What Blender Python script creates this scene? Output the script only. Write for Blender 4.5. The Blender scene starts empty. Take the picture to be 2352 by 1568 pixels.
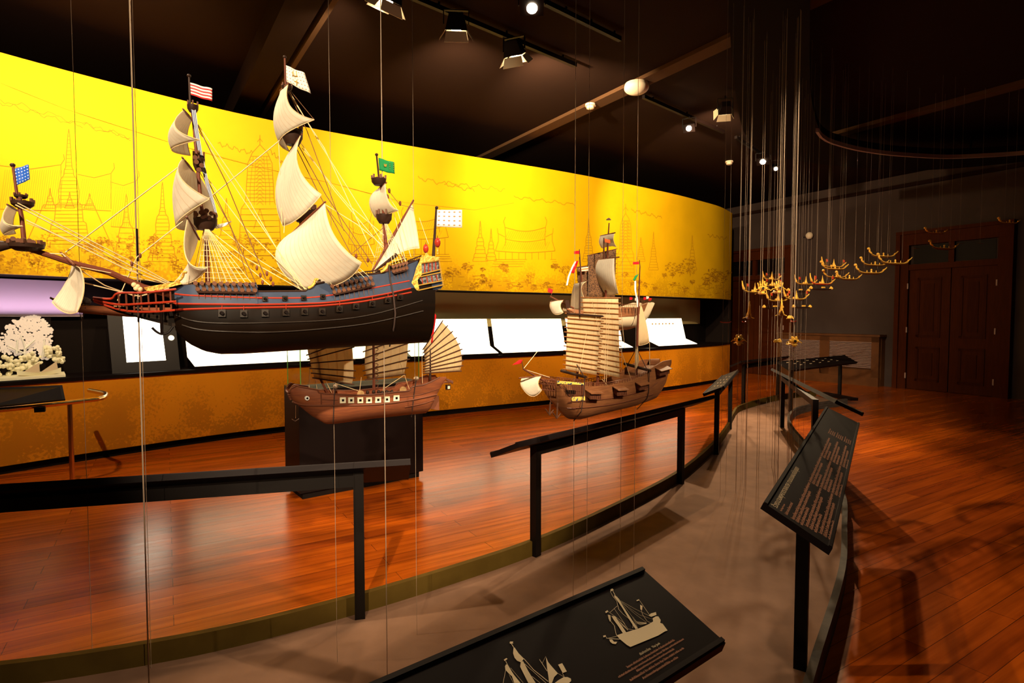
import bpy, bmesh, math, random
from mathutils import Vector, Matrix
random.seed(7)
S = bpy.context.scene
COL = S.collection
V = Vector
F, CX, CY, CZ = 1307.0, 1176.0, 784.0, 1.6
PIT = math.radians(2.5)
FW = V((0, math.cos(PIT), -math.sin(PIT))); UP = V((0, math.sin(PIT), math.cos(PIT)))
CAM = V((0, 0, CZ))

# ------------------------------------------------------------------ geometry helpers
def ray(px, py):
    return V(((px-CX)/F, 0, 0)) + FW - UP*((py-CY)/F)
def at_z(px, py, z):
    d = ray(px, py); return CAM + d*((z-CZ)/d.z)
def at_y(px, py, y):
    d = ray(px, py); return CAM + d*(y/d.y)
def lerp(a, b, t): return a+(b-a)*t
def interp(xs, ys, x):
    if x <= xs[0]: return ys[0]
    for i in range(1, len(xs)):
        if x <= xs[i]:
            return lerp(ys[i-1], ys[i], (x-xs[i-1])/max(1e-9, xs[i]-xs[i-1]))
    return ys[-1]
def catmull(P, n=8):
    out = []
    for i in range(len(P)-1):
        p0, p1, p2, p3 = P[max(0, i-1)], P[i], P[i+1], P[min(len(P)-1, i+2)]
        for k in range(n):
            t = k/n
            out.append(0.5*((2*p1)+(p2-p0)*t+(2*p0-5*p1+4*p2-p3)*t*t+(3*p1-p0-3*p2+p3)*t**3))
    out.append(P[-1]); return out

class MB:
    def __init__(s): s.v = []; s.f = []; s.uv = {}
    def add(s, vs, fs):
        o = len(s.v); s.v += [V(p) for p in vs]; s.f += [tuple(i+o for i in f) for f in fs]; return s
    def quad(s, a, b, c, d): return s.add([a, b, c, d], [(0, 1, 2, 3)])
    def tube(s, pts, r, n=6, cap=True):
        pts = [V(p) for p in pts]; m = len(pts)
        rs = r if isinstance(r, (list, tuple)) else [r]*m
        vs = []; fs = []; a = None
        for i, p in enumerate(pts):
            t = (pts[min(m-1, i+1)]-pts[max(0, i-1)])
            t = t.normalized() if t.length > 1e-9 else V((0, 0, 1))
            if a is None: a = t.orthogonal().normalized()
            else:
                a = a-t*a.dot(t)
                a = a.normalized() if a.length > 1e-6 else t.orthogonal().normalized()
            b = t.cross(a)
            for k in range(n):
                g = 2*math.pi*k/n
                vs.append(p+(a*math.cos(g)+b*math.sin(g))*rs[i])
        for i in range(m-1):
            for k in range(n):
                k2 = (k+1) % n
                fs.append((i*n+k, i*n+k2, (i+1)*n+k2, (i+1)*n+k))
        if cap: fs += [tuple(range(n-1, -1, -1)), tuple((m-1)*n+k for k in range(n))]
        return s.add(vs, fs)
    def prism(s, A, B):
        n = len(A)
        return s.add(list(A)+list(B), [tuple(range(n-1, -1, -1)), tuple(range(n, 2*n))]+[(i, (i+1) % n, n+(i+1) % n, n+i) for i in range(n)])
    def box(s, c, hx, hy, hz):
        c, hx, hy, hz = V(c), V(hx), V(hy), V(hz)
        return s.prism([c-hx-hy-hz, c+hx-hy-hz, c+hx+hy-hz, c-hx+hy-hz], [c-hx-hy+hz, c+hx-hy+hz, c+hx+hy+hz, c-hx+hy+hz])
    def bar(s, a, b, w, h, up=V((0, 0, 1))):
        a, b = V(a), V(b); t = (b-a); l = t.length/2; t.normalize()
        sd = t.cross(up).normalized(); u = sd.cross(t)
        return s.box((a+b)/2, t*l, sd*w/2, u*h/2)
    def ball(s, c, r, sc=(1, 1, 1), n=10, m=6):
        c = V(c); vs = [c+V((0, 0, r*sc[2]))]; fs = []
        for j in range(1, m):
            th = math.pi*j/m
            for k in range(n):
                g = 2*math.pi*k/n
                vs.append(c+V((r*sc[0]*math.sin(th)*math.cos(g), r*sc[1]*math.sin(th)*math.sin(g), r*sc[2]*math.cos(th))))
        vs.append(c-V((0, 0, r*sc[2]))); L = len(vs)-1
        for k in range(n):
            fs.append((0, 1+k, 1+(k+1) % n))
            fs.append((L, 1+(m-2)*n+(k+1) % n, 1+(m-2)*n+k))
        for j in range(m-2):
            for k in range(n):
                k2 = (k+1) % n
                fs.append((1+j*n+k, 1+(j+1)*n+k, 1+(j+1)*n+k2, 1+j*n+k2))
        return s.add(vs, fs)
    def lathe(s, c, prof, n=16, axis=V((0, 0, 1))):
        c = V(c); axis = V(axis).normalized()
        return s.tube([c+axis*h for r, h in prof], [max(r, 1e-4) for r, h in prof], n)
    def disc(s, c, ax, r, th, n=14):
        ax = V(ax).normalized()
        return s.tube([V(c)-ax*th/2, V(c)+ax*th/2], r, n)
    def grid(s, P, uv=True):
        o = len(s.v); nr = len(P); nc = len(P[0])
        for i, row in enumerate(P):
            for j, p in enumerate(row):
                s.uv[len(s.v)] = (j/(nc-1), i/(nr-1)); s.v.append(V(p))
        for i in range(nr-1):
            for j in range(nc-1):
                s.f.append((o+i*nc+j, o+i*nc+j+1, o+(i+1)*nc+j+1, o+(i+1)*nc+j))
        return s
    def build(s, name, m, parent=None, smooth=True, org=None):
        me = bpy.data.meshes.new(name)
        o0 = V(org) if org is not None else (V(parent['org']) if parent is not None and 'org' in parent else V((0, 0, 0)))
        me.from_pydata([tuple(p-o0) for p in s.v], [], s.f)
        if s.uv:
            l = me.uv_layers.new(name='uv')
            for lp in me.loops: l.data[lp.index].uv = s.uv.get(lp.vertex_index, (0, 0))
        me.materials.append(m)
        bm = bmesh.new(); bm.from_mesh(me); bmesh.ops.recalc_face_normals(bm, faces=bm.faces); bm.to_mesh(me); bm.free()
        if smooth:
            me.shade_smooth(); me.set_sharp_from_angle(angle=math.radians(38))
        o = bpy.data.objects.new(name, me); COL.objects.link(o)
        if parent is not None:
            o.parent = parent; o['org'] = tuple(o0)
        else: o.location = o0; o['org'] = tuple(o0)
        return o

def thing(name, label, cat, loc, group=None):
    o = bpy.data.objects.new(name, None); COL.objects.link(o)
    o.location = V(loc); o['org'] = tuple(V(loc)); o['label'] = label; o['category'] = cat
    o.empty_display_size = .05
    if group: o['group'] = group
    return o
def tag(o, label, cat, group=None):
    o['label'] = label; o['category'] = cat
    if group: o['group'] = group
    return o
def struct(o): o['kind'] = 'structure'; return o

# ------------------------------------------------------------------ materials
def mat(name, col, rough=.6, metal=0.0, col2=None, scale=8.0, stretch=(1, 1, 1), lo=.35, hi=.65, bump=0.0, emit=None, es=0.0, detail=4, spec=.18):
    m = bpy.data.materials.new(name); m.use_nodes = True
    nt = m.node_tree; b = nt.nodes['Principled BSDF']
    b.inputs['Base Color'].default_value = (*col, 1); b.inputs['Roughness'].default_value = rough; b.inputs['Metallic'].default_value = metal
    b.inputs['Specular IOR Level'].default_value = spec
    if col2 or bump:
        tc = nt.nodes.new('ShaderNodeTexCoord'); mp = nt.nodes.new('ShaderNodeMapping'); mp.inputs['Scale'].default_value = stretch
        nz = nt.nodes.new('ShaderNodeTexNoise'); nz.inputs['Scale'].default_value = scale; nz.inputs['Detail'].default_value = detail
        nt.links.new(tc.outputs['Object'], mp.inputs[0]); nt.links.new(mp.outputs[0], nz.inputs['Vector'])
        if col2:
            r = nt.nodes.new('ShaderNodeValToRGB'); r.color_ramp.elements[0].position = lo; r.color_ramp.elements[1].position = hi
            r.color_ramp.elements[0].color = (*col, 1); r.color_ramp.elements[1].color = (*col2, 1)
            nt.links.new(nz.outputs['Fac'], r.inputs[0]); nt.links.new(r.outputs[0], b.inputs['Base Color'])
        if bump:
            bp = nt.nodes.new('ShaderNodeBump'); bp.inputs['Strength'].default_value = bump; bp.inputs['Distance'].default_value = .01
            nt.links.new(nz.outputs['Fac'], bp.inputs['Height']); nt.links.new(bp.outputs[0], b.inputs['Normal'])
    if emit:
        b.inputs['Emission Color'].default_value = (*emit, 1); b.inputs['Emission Strength'].default_value = es
    return m
def N(nt, t, **kw):
    n = nt.nodes.new(t)
    for k, v in kw.items():
        if k.startswith('i_'): n.inputs[k[2:].replace('_', ' ')].default_value = v
        else: setattr(n, k, v)
    return n
def mth(nt, op, a, b=None):
    n = nt.nodes.new('ShaderNodeMath'); n.operation = op
    for i, x in enumerate((a, b)):
        if x is None: continue
        if isinstance(x, (int, float)): n.inputs[i].default_value = x
        else: nt.links.new(x, n.inputs[i])
    return n.outputs[0]
def mixc(nt, fac, a, b):
    n = nt.nodes.new('ShaderNodeMix'); n.data_type = 'RGBA'
    if isinstance(fac, (int, float)): n.inputs[0].default_value = fac
    else: nt.links.new(fac, n.inputs[0])
    for i, x in ((6, a), (7, b)):
        if isinstance(x, tuple): n.inputs[i].default_value = (*x, 1)
        else: nt.links.new(x, n.inputs[i])
    return n.outputs[2]
def uvxy(nt):
    tc = nt.nodes.new('ShaderNodeTexCoord'); sp = nt.nodes.new('ShaderNodeSeparateXYZ'); nt.links.new(tc.outputs['UV'], sp.inputs[0])
    return sp.outputs[0], sp.outputs[1]
def bare(name, rough=.7):
    m = bpy.data.materials.new(name); m.use_nodes = True; nt = m.node_tree; b = nt.nodes['Principled BSDF']; b.inputs['Roughness'].default_value = rough
    return m, nt, b
def cloth(name, base, seam, n, trans=.35):
    m, nt, b = bare(name, .85)
    u, v = uvxy(nt)
    f = mth(nt, 'FRACT', mth(nt, 'MULTIPLY', u, n)); s1 = mth(nt, 'LESS_THAN', f, .09)
    nz = N(nt, 'ShaderNodeTexNoise', i_Scale=9.0); c0 = mixc(nt, nz.outputs['Fac'], base, tuple(x*.8 for x in base))
    c = mixc(nt, s1, c0, seam); nt.links.new(c, b.inputs['Base Color'])
    tr = N(nt, 'ShaderNodeBsdfTranslucent'); nt.links.new(c, tr.inputs[0])
    mx = N(nt, 'ShaderNodeMixShader'); mx.inputs[0].default_value = trans
    out = nt.nodes['Material Output']
    nt.links.new(b.outputs[0], mx.inputs[1]); nt.links.new(tr.outputs[0], mx.inputs[2]); nt.links.new(mx.outputs[0], out.inputs[0])
    return m
def stripes(name, a, c2, n):
    m, nt, b = bare(name); u, v = uvxy(nt)
    s1 = mth(nt, 'LESS_THAN', mth(nt, 'FRACT', mth(nt, 'MULTIPLY', v if n > 0 else u, abs(n))), .5)
    nt.links.new(mixc(nt, s1, a, c2), b.inputs['Base Color']); return m
def dots(name, a, c2, nx, ny, r):
    m, nt, b = bare(name); u, v = uvxy(nt)
    fx = mth(nt, 'SUBTRACT', mth(nt, 'FRACT', mth(nt, 'MULTIPLY', u, nx)), .5); fy = mth(nt, 'SUBTRACT', mth(nt, 'FRACT', mth(nt, 'MULTIPLY', v, ny)), .5)
    d = mth(nt, 'ADD', mth(nt, 'ABSOLUTE', fx), mth(nt, 'MULTIPLY', mth(nt, 'ABSOLUTE', fy), 1.5))
    nt.links.new(mixc(nt, mth(nt, 'LESS_THAN', d, r), a, c2), b.inputs['Base Color']); return m
def checker(name, a, c2, sx, sy):
    m, nt, b = bare(name, .8); u, v = uvxy(nt)
    cb = N(nt, 'ShaderNodeCombineXYZ'); nt.links.new(mth(nt, 'MULTIPLY', u, sx), cb.inputs[0]); nt.links.new(mth(nt, 'MULTIPLY', v, sy), cb.inputs[1])
    vo = N(nt, 'ShaderNodeTexVoronoi', i_Scale=1.0); nt.links.new(cb.outputs[0], vo.inputs['Vector'])
    nt.links.new(mixc(nt, mth(nt, 'GREATER_THAN', vo.outputs['Distance'], .42), a, c2), b.inputs['Base Color']); return m
def floorwood():
    m, nt, b = bare('wood_floor_finish', .3)
    b.inputs['Specular IOR Level'].default_value = .30; b.inputs['Specular Tint'].default_value = (1, .62, .2, 1)
    tc = N(nt, 'ShaderNodeTexCoord'); mp = N(nt, 'ShaderNodeMapping'); mp.inputs['Rotation'].default_value = (0, 0, -math.radians(31.3))
    nt.links.new(tc.outputs['Object'], mp.inputs[0])
    br = N(nt, 'ShaderNodeTexBrick', i_Scale=1.0, i_Mortar_Size=.0016, i_Brick_Width=1.9, i_Row_Height=.125, i_Bias=0.0)
    br.offset = .37; br.inputs['Color1'].default_value = (.30, .050, .003, 1); br.inputs['Color2'].default_value = (.47, .092, .004, 1); br.inputs['Mortar'].default_value = (.10, .02, .004, 1)
    nt.links.new(mp.outputs[0], br.inputs['Vector'])
    mp2 = N(nt, 'ShaderNodeMapping'); mp2.inputs['Scale'].default_value = (.55, 11, 1); nt.links.new(mp.outputs[0], mp2.inputs[0])
    nz = N(nt, 'ShaderNodeTexNoise', i_Scale=2.2, i_Detail=7.0); nt.links.new(mp2.outputs[0], nz.inputs['Vector'])
    r = N(nt, 'ShaderNodeValToRGB'); r.color_ramp.elements[0].position = .3; r.color_ramp.elements[1].position = .72
    r.color_ramp.elements[0].color = (.66, .60, .55, 1); r.color_ramp.elements[1].color = (1.15, 1.15, 1.15, 1); nt.links.new(nz.outputs[0], r.inputs[0])
    mu = N(nt, 'ShaderNodeMix', data_type='RGBA', blend_type='MULTIPLY'); mu.inputs[0].default_value = 1
    nt.links.new(br.outputs['Color'], mu.inputs[6]); nt.links.new(r.outputs[0], mu.inputs[7])
    n2 = N(nt, 'ShaderNodeTexNoise', i_Scale=60.0, i_Detail=3.0); nt.links.new(mp2.outputs[0], n2.inputs['Vector'])
    sc = mth(nt, 'GREATER_THAN', n2.outputs[0], .70)
    nt.links.new(mixc(nt, mth(nt, 'MULTIPLY', sc, .12), mu.outputs[2], (.5, .25, .12)), b.inputs['Base Color'])
    rr = N(nt, 'ShaderNodeMapRange', i_To_Min=.17, i_To_Max=.30); nt.links.new(nz.outputs[0], rr.inputs[0]); nt.links.new(rr.outputs[0], b.inputs['Roughness'])
    bp = N(nt, 'ShaderNodeBump', i_Strength=.12, i_Distance=.004); nt.links.new(nz.outputs[0], bp.inputs['Height']); nt.links.new(bp.outputs[0], b.inputs['Normal'])
    return m
def goldwall(name, base, dark, lowz, hiz, amount, sc):
    # printed gold panel; brown vegetation print thickens towards the printed ground line
    m, nt, b = bare(name, .62)
    b.inputs['Specular IOR Level'].default_value = .12
    tc = N(nt, 'ShaderNodeTexCoord'); n1 = N(nt, 'ShaderNodeTexNoise', i_Scale=1.6, i_Detail=6.0); nt.links.new(tc.outputs['Object'], n1.inputs['Vector'])
    c0 = mixc(nt, n1.outputs[0], base, tuple(x*.72 for x in base))
    sp = N(nt, 'ShaderNodeSeparateXYZ'); nt.links.new(tc.outputs['Object'], sp.inputs[0])
    mr = N(nt, 'ShaderNodeMapRange', i_From_Min=lowz, i_From_Max=hiz, i_To_Min=1.0, i_To_Max=0.0); nt.links.new(sp.outputs[2], mr.inputs[0])
    n2 = N(nt, 'ShaderNodeTexNoise', i_Scale=sc, i_Detail=8.0); nt.links.new(tc.outputs['Object'], n2.inputs['Vector'])
    n3 = N(nt, 'ShaderNodeTexNoise', i_Scale=2.3, i_Detail=2.0); nt.links.new(tc.outputs['Object'], n3.inputs['Vector'])
    th = mth(nt, 'ADD', mth(nt, 'MULTIPLY', n2.outputs[0], .55), mth(nt, 'MULTIPLY', n3.outputs[0], .55))
    k = N(nt, 'ShaderNodeMapRange', i_From_Min=.55, i_From_Max=.62); nt.links.new(mth(nt, 'ADD', th, mth(nt, 'MULTIPLY', mth(nt, 'SUBTRACT', mr.outputs[0], .5), .16)), k.inputs[0])
    f = mth(nt, 'MULTIPLY', mth(nt, 'MULTIPLY', k.outputs[0], mr.outputs[0]), amount)
    nt.links.new(mixc(nt, f, c0, dark), b.inputs['Base Color']); return m
def glassmat(name, tint, fac):
    m = bpy.data.materials.new(name); m.use_nodes = True; nt = m.node_tree; nt.nodes.clear()
    o = N(nt, 'ShaderNodeOutputMaterial'); t = N(nt, 'ShaderNodeBsdfTransparent'); t.inputs[0].default_value = (*tint, 1)
    g = N(nt, 'ShaderNodeBsdfGlossy', i_Roughness=.03); mx = N(nt, 'ShaderNodeMixShader'); mx.inputs[0].default_value = fac
    nt.links.new(t.outputs[0], mx.inputs[1]); nt.links.new(g.outputs[0], mx.inputs[2]); nt.links.new(mx.outputs[0], o.inputs[0]); return m

K = {}
K['floor'] = floorwood()
K['mural'] = goldwall('gold_mural_print', (.86, .50, .003), (.30, .12, .004), 2.05, 2.7, .45, 30)
K['lower'] = goldwall('orange_map_print', (.78, .27, .007), (.30, .10, .005), .2, 1.25, .55, 34)
K['ink'] = mat('mural_ink', (.40, .185, .004), .7)
K['ink2'] = mat('mural_ink_faint', (.50, .24, .006), .7)
K['black'] = mat('black_paint', (.005, .002, .0015), .5, spec=.12)
K['blackm'] = mat('matt_black', (.008, .005, .004), .9, spec=.05)
K['post'] = mat('black_steel', (.005, .003, .0022), .5, spec=.15)
K['panel'] = mat('dark_panel_print', (.008, .0042, .004), .5, spec=.12)
K['edge'] = mat('dark_panel_edge', (.012, .007, .006), .5, spec=.2)
K['print'] = mat('cream_print', (.85, .66, .42), .6)
K['printp'] = mat('pink_print', (.80, .36, .21), .6)
K['ceil'] = mat('dark_ceiling', (.017, .007, .0042), .95, spec=.05)
K['beam'] = mat('beam_plaster', (.075, .035, .015), .9, spec=.1)
K['wallr'] = mat('grey_wall', (.060, .040, .034), .9, spec=.1, col2=(.05, .033, .028), scale=1.5)
K['wood'] = mat('dark_door_wood', (.062, .012, .002), .6, spec=.05, col2=(.045, .009, .0015), scale=6, stretch=(6, 6, .6))
K['woodp'] = mat('dark_door_panel_wood', (.050, .010, .0018), .6, spec=.05, col2=(.037, .007, .0013), scale=6, stretch=(6, 6, .6))
K['lwood'] = mat('louvre_wood', (.10, .035, .009), .55, col2=(.075, .026, .007), scale=5)
K['slat'] = mat('louvre_slat', (.36, .24, .20), .5)
K['grey'] = mat('grey_plinth', (.23, .122, .075), .85, col2=(.185, .095, .056), scale=5, bump=.05, detail=9)
K['olive'] = mat('olive_rim', (.085, .050, .008), .8, spec=.08, col2=(.07, .040, .006), scale=9)
K['rim2'] = mat('grey_rim', (.085, .068, .054), .75, col2=(.04, .032, .025), scale=6, stretch=(1, 1, 9))
K['brass'] = mat('brass', (.75, .5, .2), .25, 1)
K['steel'] = mat('steel_wire', (.42, .30, .21), .4, .5)
K['cord'] = mat('dark_cord', (.05, .03, .025), .7)
K['olback'] = mat('olive_niche_back', (.42, .33, .14), .7)
K['lilac'] = mat('lilac_screen', (.50, .38, .46), .8)
K['lit'] = mat('lit_page', (.9, .85, .7), .6, emit=(1, .86, .6), es=2.6)
K['screen'] = mat('white_screen', (.8, .8, .8), .4, emit=(1, .93, .74), es=4.5)
K['creamlit'] = mat('backlit_cream', (.5, .4, .3), .8, emit=(.9, .72, .55), es=.42)
K['leafy'] = mat('pale_foliage', (.9, .82, .55), .9, emit=(1, .80, .42), es=.06)  # faint glow stands in for light on foliage, base and boat hull
K['green'] = mat('green_glass_edge', (.12, .32, .06), .2)
K['glass'] = glassmat('case_glass', (.95, .96, .92), .06)
K['white'] = mat('white_gloss', (.85, .82, .75), .35)
K['plastic'] = mat('cream_plastic', (.72, .58, .42), .5)
K['lens'] = mat('hot_lamp', (1, 1, 1), .4, emit=(1, .86, .6), es=60)
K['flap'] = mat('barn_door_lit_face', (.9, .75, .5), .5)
# ship materials
K['hull'] = mat('dark_brown_hull', (.0065, .0026, .0009), .5, spec=.1, col2=(.0045, .002, .0008), scale=6, stretch=(1, 1, 12))
K['wale'] = mat('hull_wale', (.014, .007, .003), .45)
K['blue'] = mat('slate_blue_paint', (.034, .047, .088), .5, col2=(.028, .04, .072), scale=30)
K['red'] = mat('red_paint', (.30, .022, .006), .5)
K['flagred'] = mat('red_cloth', (.85, .01, .015), .7)
K['flaggreen'] = mat('green_cloth', (.01, .22, .06), .7)
K['dk'] = mat('dark_ship_wood', (.035, .015, .009), .5)
K['spar'] = mat('red_brown_spar', (.15, .04, .02), .45)
K['deck'] = mat('deck_wood', (.28, .14, .06), .6)
K['block'] = mat('block_wood', (.14, .055, .03), .45)
K['rope'] = mat('pale_rope', (.80, .58, .32), .8)
K['tar'] = mat('tarred_rope', (.16, .07, .03), .7)
K['gold'] = mat('gilded_carving', (.85, .5, .10), .4, .35, col2=(.55, .28, .04), scale=90, bump=.8)
K['goldb'] = mat('bright_gilding', (.95, .55, .10), .3, .7)
K['pane'] = mat('ship_window_glass', (.05, .045, .045), .12, .3, col2=(.3, .3, .3), scale=120)
K['lantern'] = mat('red_lantern', (.35, .03, .015), .25)
K['sail'] = cloth('sail_cloth', (.97, .88, .72), (.78, .62, .44), 14, .42)
K['jsail'] = cloth('junk_sail_cloth', (.92, .72, .42), (.78, .56, .30), 5, .45)
K['weave'] = checker('woven_mat_sail', (.045, .014, .004), (.17, .075, .025), 26, 34)
K['batten'] = mat('sail_batten', (.075, .03, .016), .5)
K['battenb'] = mat('brown_sail_batten', (.30, .11, .03), .5)
K['jhull'] = mat('red_brown_junk_hull', (.25, .075, .028), .45, col2=(.17, .05, .025), scale=7, stretch=(2, 2, 24))
K['jdark'] = mat('junk_trim_wood', (.14, .045, .022), .45)
K['bhull'] = mat('brown_junk_hull', (.27, .105, .04), .45, col2=(.18, .065, .026), scale=7, stretch=(2, 2, 22))
K['cream'] = mat('cream_paint', (.72, .56, .36), .5)
K['frame'] = mat('cream_port_frame', (.85, .78, .55), .5)
K['yel'] = mat('painted_frieze', (.85, .62, .12), .5, col2=(.05, .09, .18), scale=75, lo=.5, hi=.56)
K['thatch'] = mat('straw_roof', (.62, .38, .16), .8, col2=(.45, .26, .1), scale=60)
K['fw'] = mat('white_flag_cloth', (.9, .85, .75), .7)
K['fstripe'] = stripes('red_white_stripe_cloth', (.75, .02, .02), (.9, .8, .72), 4)
K['fdots'] = dots('white_cloth_brown_marks', (.92, .88, .82), (.35, .16, .05), 5, 4, .28)
K['fdots2'] = dots('white_cloth_fine_marks', (.92, .86, .74), (.35, .16, .05), 8, 5, .25)
K['fblue'] = dots('blue_cloth_white_marks', (.01, .10, .55), (.7, .8, .9), 5, 5, .3)
K['pennant'] = stripes('blue_white_pennant', (.62, .60, .62), (.07, .11, .25), -3)

# ------------------------------------------------------------------ camera
cd = bpy.data.cameras.new('camera'); cam = bpy.data.objects.new('camera', cd); COL.objects.link(cam)
cam.location = CAM; cam.rotation_euler = (math.pi/2-PIT, 0, 0)
cd.sensor_width = 36; cd.lens = F/2352*36; cd.clip_start = .02; cd.clip_end = 80
S.camera = cam

# ------------------------------------------------------------------ the room
U = V((.519, -.855, 0)); W = V((.855, .519, 0))
S0 = V((5.0, 18.9, 0)); E0 = S0+U*24; N0 = E0-W*25; B0 = S0-W*25
ZC = 4.75
struct(MB().add([S0, E0, N0, B0], [(0, 1, 2, 3)]).build('floor', K['floor']))
h = V((0, 0, ZC))
struct(MB().box(V((0, 2.5, ZC+.05)), U*15, W*17, V((0, 0, .05))).build('ceiling', K['ceil']))
def wall(name, a, b, nrm, m):
    return struct(MB().prism([a, b, b+nrm*.12, a+nrm*.12], [a+h, b+h, b+nrm*.12+h, a+nrm*.12+h]).build(name, m))
wall('wall_right', S0, E0, W, K['wallr']); wall('wall_back', B0, S0, -U, K['wallr'])
wall('wall_near', N0, E0, U, K['wallr']); wall('wall_left', N0, B0, -W, K['wallr'])
def ceil_beam(name, p, q, w, dz, ext=0):
    a, b = at_z(*p, ZC-dz/2), at_z(*q, ZC-dz/2); t = (b-a).normalized()
    return struct(MB().bar(a-t*ext, b+t*ext, w, dz).build(name, K['beam']))
ceil_beam('trim_1', (1215, 312), (1660, 100), .22, .05, 2.5)
ceil_beam('trim_2', (1935, 305), (2352, 192), .2, .06, .6)
a, b = at_z(590, 178, 4.6), at_z(680, 0, 4.6)
for i, (off, wd, m) in enumerate(((0, .3, 'ceil'), (.23, .05, 'beam'))):
    t = (b-a).normalized(); sd = V((t.y, -t.x, 0))
    struct(MB().bar(a-t*5-sd*off, b+t*3-sd*off, wd, .3).build('trim_%d' % (3+i), K[m]))
# cornice line on the right wall
struct(MB().bar(S0-W*.03+V((0, 0, 4.5)), E0-W*.03+V((0, 0, 4.5)), .06, .08).build('trim_5', K['ceil']))

# ------------------------------------------------------------------ curved display wall
WP = [V(p) for p in ((-6.7, 3.0, 0), (-6.1, 4.2, 0), (-5.2, 5.6, 0), (-4.43, 6.55, 0), (-3.58, 7.42, 0), (-2.55, 8.22, 0), (-1.39, 8.98, 0), (-.2, 9.72, 0), (.9, 10.4, 0), (1.97, 11.15, 0), (3.4, 12.25, 0), (4.35, 13.1, 0), (5.0, 13.75, 0), (5.58, 14.55, 0))]
WC = catmull(WP, 8)
def woff(o):
    out = []
    for i, p in enumerate(WC):
        t = (WC[min(len(WC)-1, i+1)]-WC[max(0, i-1)]).normalized(); out.append(p+V((-t.y, t.x, 0))*o)
    return out
_wo = {}
def wall_at(px, py, o=-.002):
    if o not in _wo: _wo[o] = woff(o)
    C = _wo[o]; d = ray(px, py)
    for i in range(len(C)-1):
        a, b = C[i], C[i+1]; e = b-a
        den = d.x*e.y-d.y*e.x
        if abs(den) < 1e-9: continue
        t = (a.x*e.y-a.y*e.x)/den; s = (a.x*d.y-a.y*d.x)/den
        if t > 0 and -1e-6 <= s <= 1+1e-6: return CAM+d*t, e.normalized()
    e = (C[1]-C[0]) if px < 600 else (C[-1]-C[-2])
    a = C[0] if px < 600 else C[-1]
    den = d.x*e.y-d.y*e.x; t = (a.x*e.y-a.y*e.x)/den
    return CAM+d*t, e.normalized()
def strip(name, o, z0, z1, m, th=.06):
    A, B = woff(o), woff(o+th); mb = MB(); n = len(A)
    z0, z1 = V((0, 0, z0)), V((0, 0, z1)); vs = []; fs = []
    for p, q in zip(A, B): vs += [p+z0, p+z1, q+z1, q+z0]
    for i in range(n-1):
        for k in range(4): fs.append((i*4+k, (i+1)*4+k, (i+1)*4+(k+1) % 4, i*4+(k+1) % 4))
    fs += [(3, 2, 1, 0), tuple((n-1)*4+k for k in range(4))]
    return mb.add(vs, fs).build(name, m)
mural = tag(strip('gold_mural_panel', 0, 2.03, 4.22, K['mural'], .08), 'long curved golden mural of temples above the display niche', 'mural')
struct(strip('wall_curved', 0, .09, .9, K['lower'], .08))
struct(strip('baseboard_curved', .05, 0, .09, K['blackm'], .05))
struct(strip('trim_6', -.015, .9, .94, K['black'], .66))
struct(strip('wall_niche', .62, .94, 2.05, K['blackm'], .06))
struct(strip('trim_7', .081, 2.03, 2.1, K['blackm'], .54))
e1 = WC[-1]; t1 = (WC[-1]-WC[-2]).normalized(); n1 = V((-t1.y, t1.x, 0))
struct(MB().box(e1+n1*.33+t1*.03+V((0, 0, 2.1)), t1*.025, n1*.33, V((0, 0, 2.1))).build('trim_8', K['blackm']))
struct(MB().add([p+V((0, 0, z)) for z in (1.42, 2.02) for p in woff(.6)[44:100]], [(i, i+1, 56+i+1, 56+i) for i in range(55)]).build('wall_niche_olive', K['olback']))

# mural line drawing (one printed drawing on the mural)
INK = MB(); INK2 = MB()
def ln(pts, w=1.4, mb=None):
    w *= 1.12
    mb = mb or INK
    P = [wall_at(*p) for p in pts]
    for i in range(len(P)-1):
        a, t = P[i]; b = P[i+1][0]; s = b-a
        if s.length < 1e-6 or min(a.z, b.z) < 2.04: continue
        nr = V((t.y, -t.x, 0)); sd = s.cross(nr).normalized()*(w/F*a.y/2)
        mb.quad(a-sd, b-sd, b+sd, a+sd)
def stupa(cx, yb, yt, w, bands=14, mb=None):
    H = yb-yt
    prof = [(.5, 0), (.5, .05), (.44, .07), (.40, .18), (.33, .20), (.30, .34), (.22, .36), (.24, .46), (.19, .56), (.11, .60), (.10, .65), (.075, .66), (.05, .8), (.02, .95), (0, 1)]
    for s in (-1, 1): ln([(cx+s*w*a, yb-H*q) for a, q in prof], 1.3, mb)
    for k in range(bands):
        q = k/bands*.97; ws = interp([p[1] for p in prof], [p[0] for p in prof], q)*w
        ln([(cx-ws, yb-H*q), (cx+ws, yb-H*q)], .9, mb)
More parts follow.
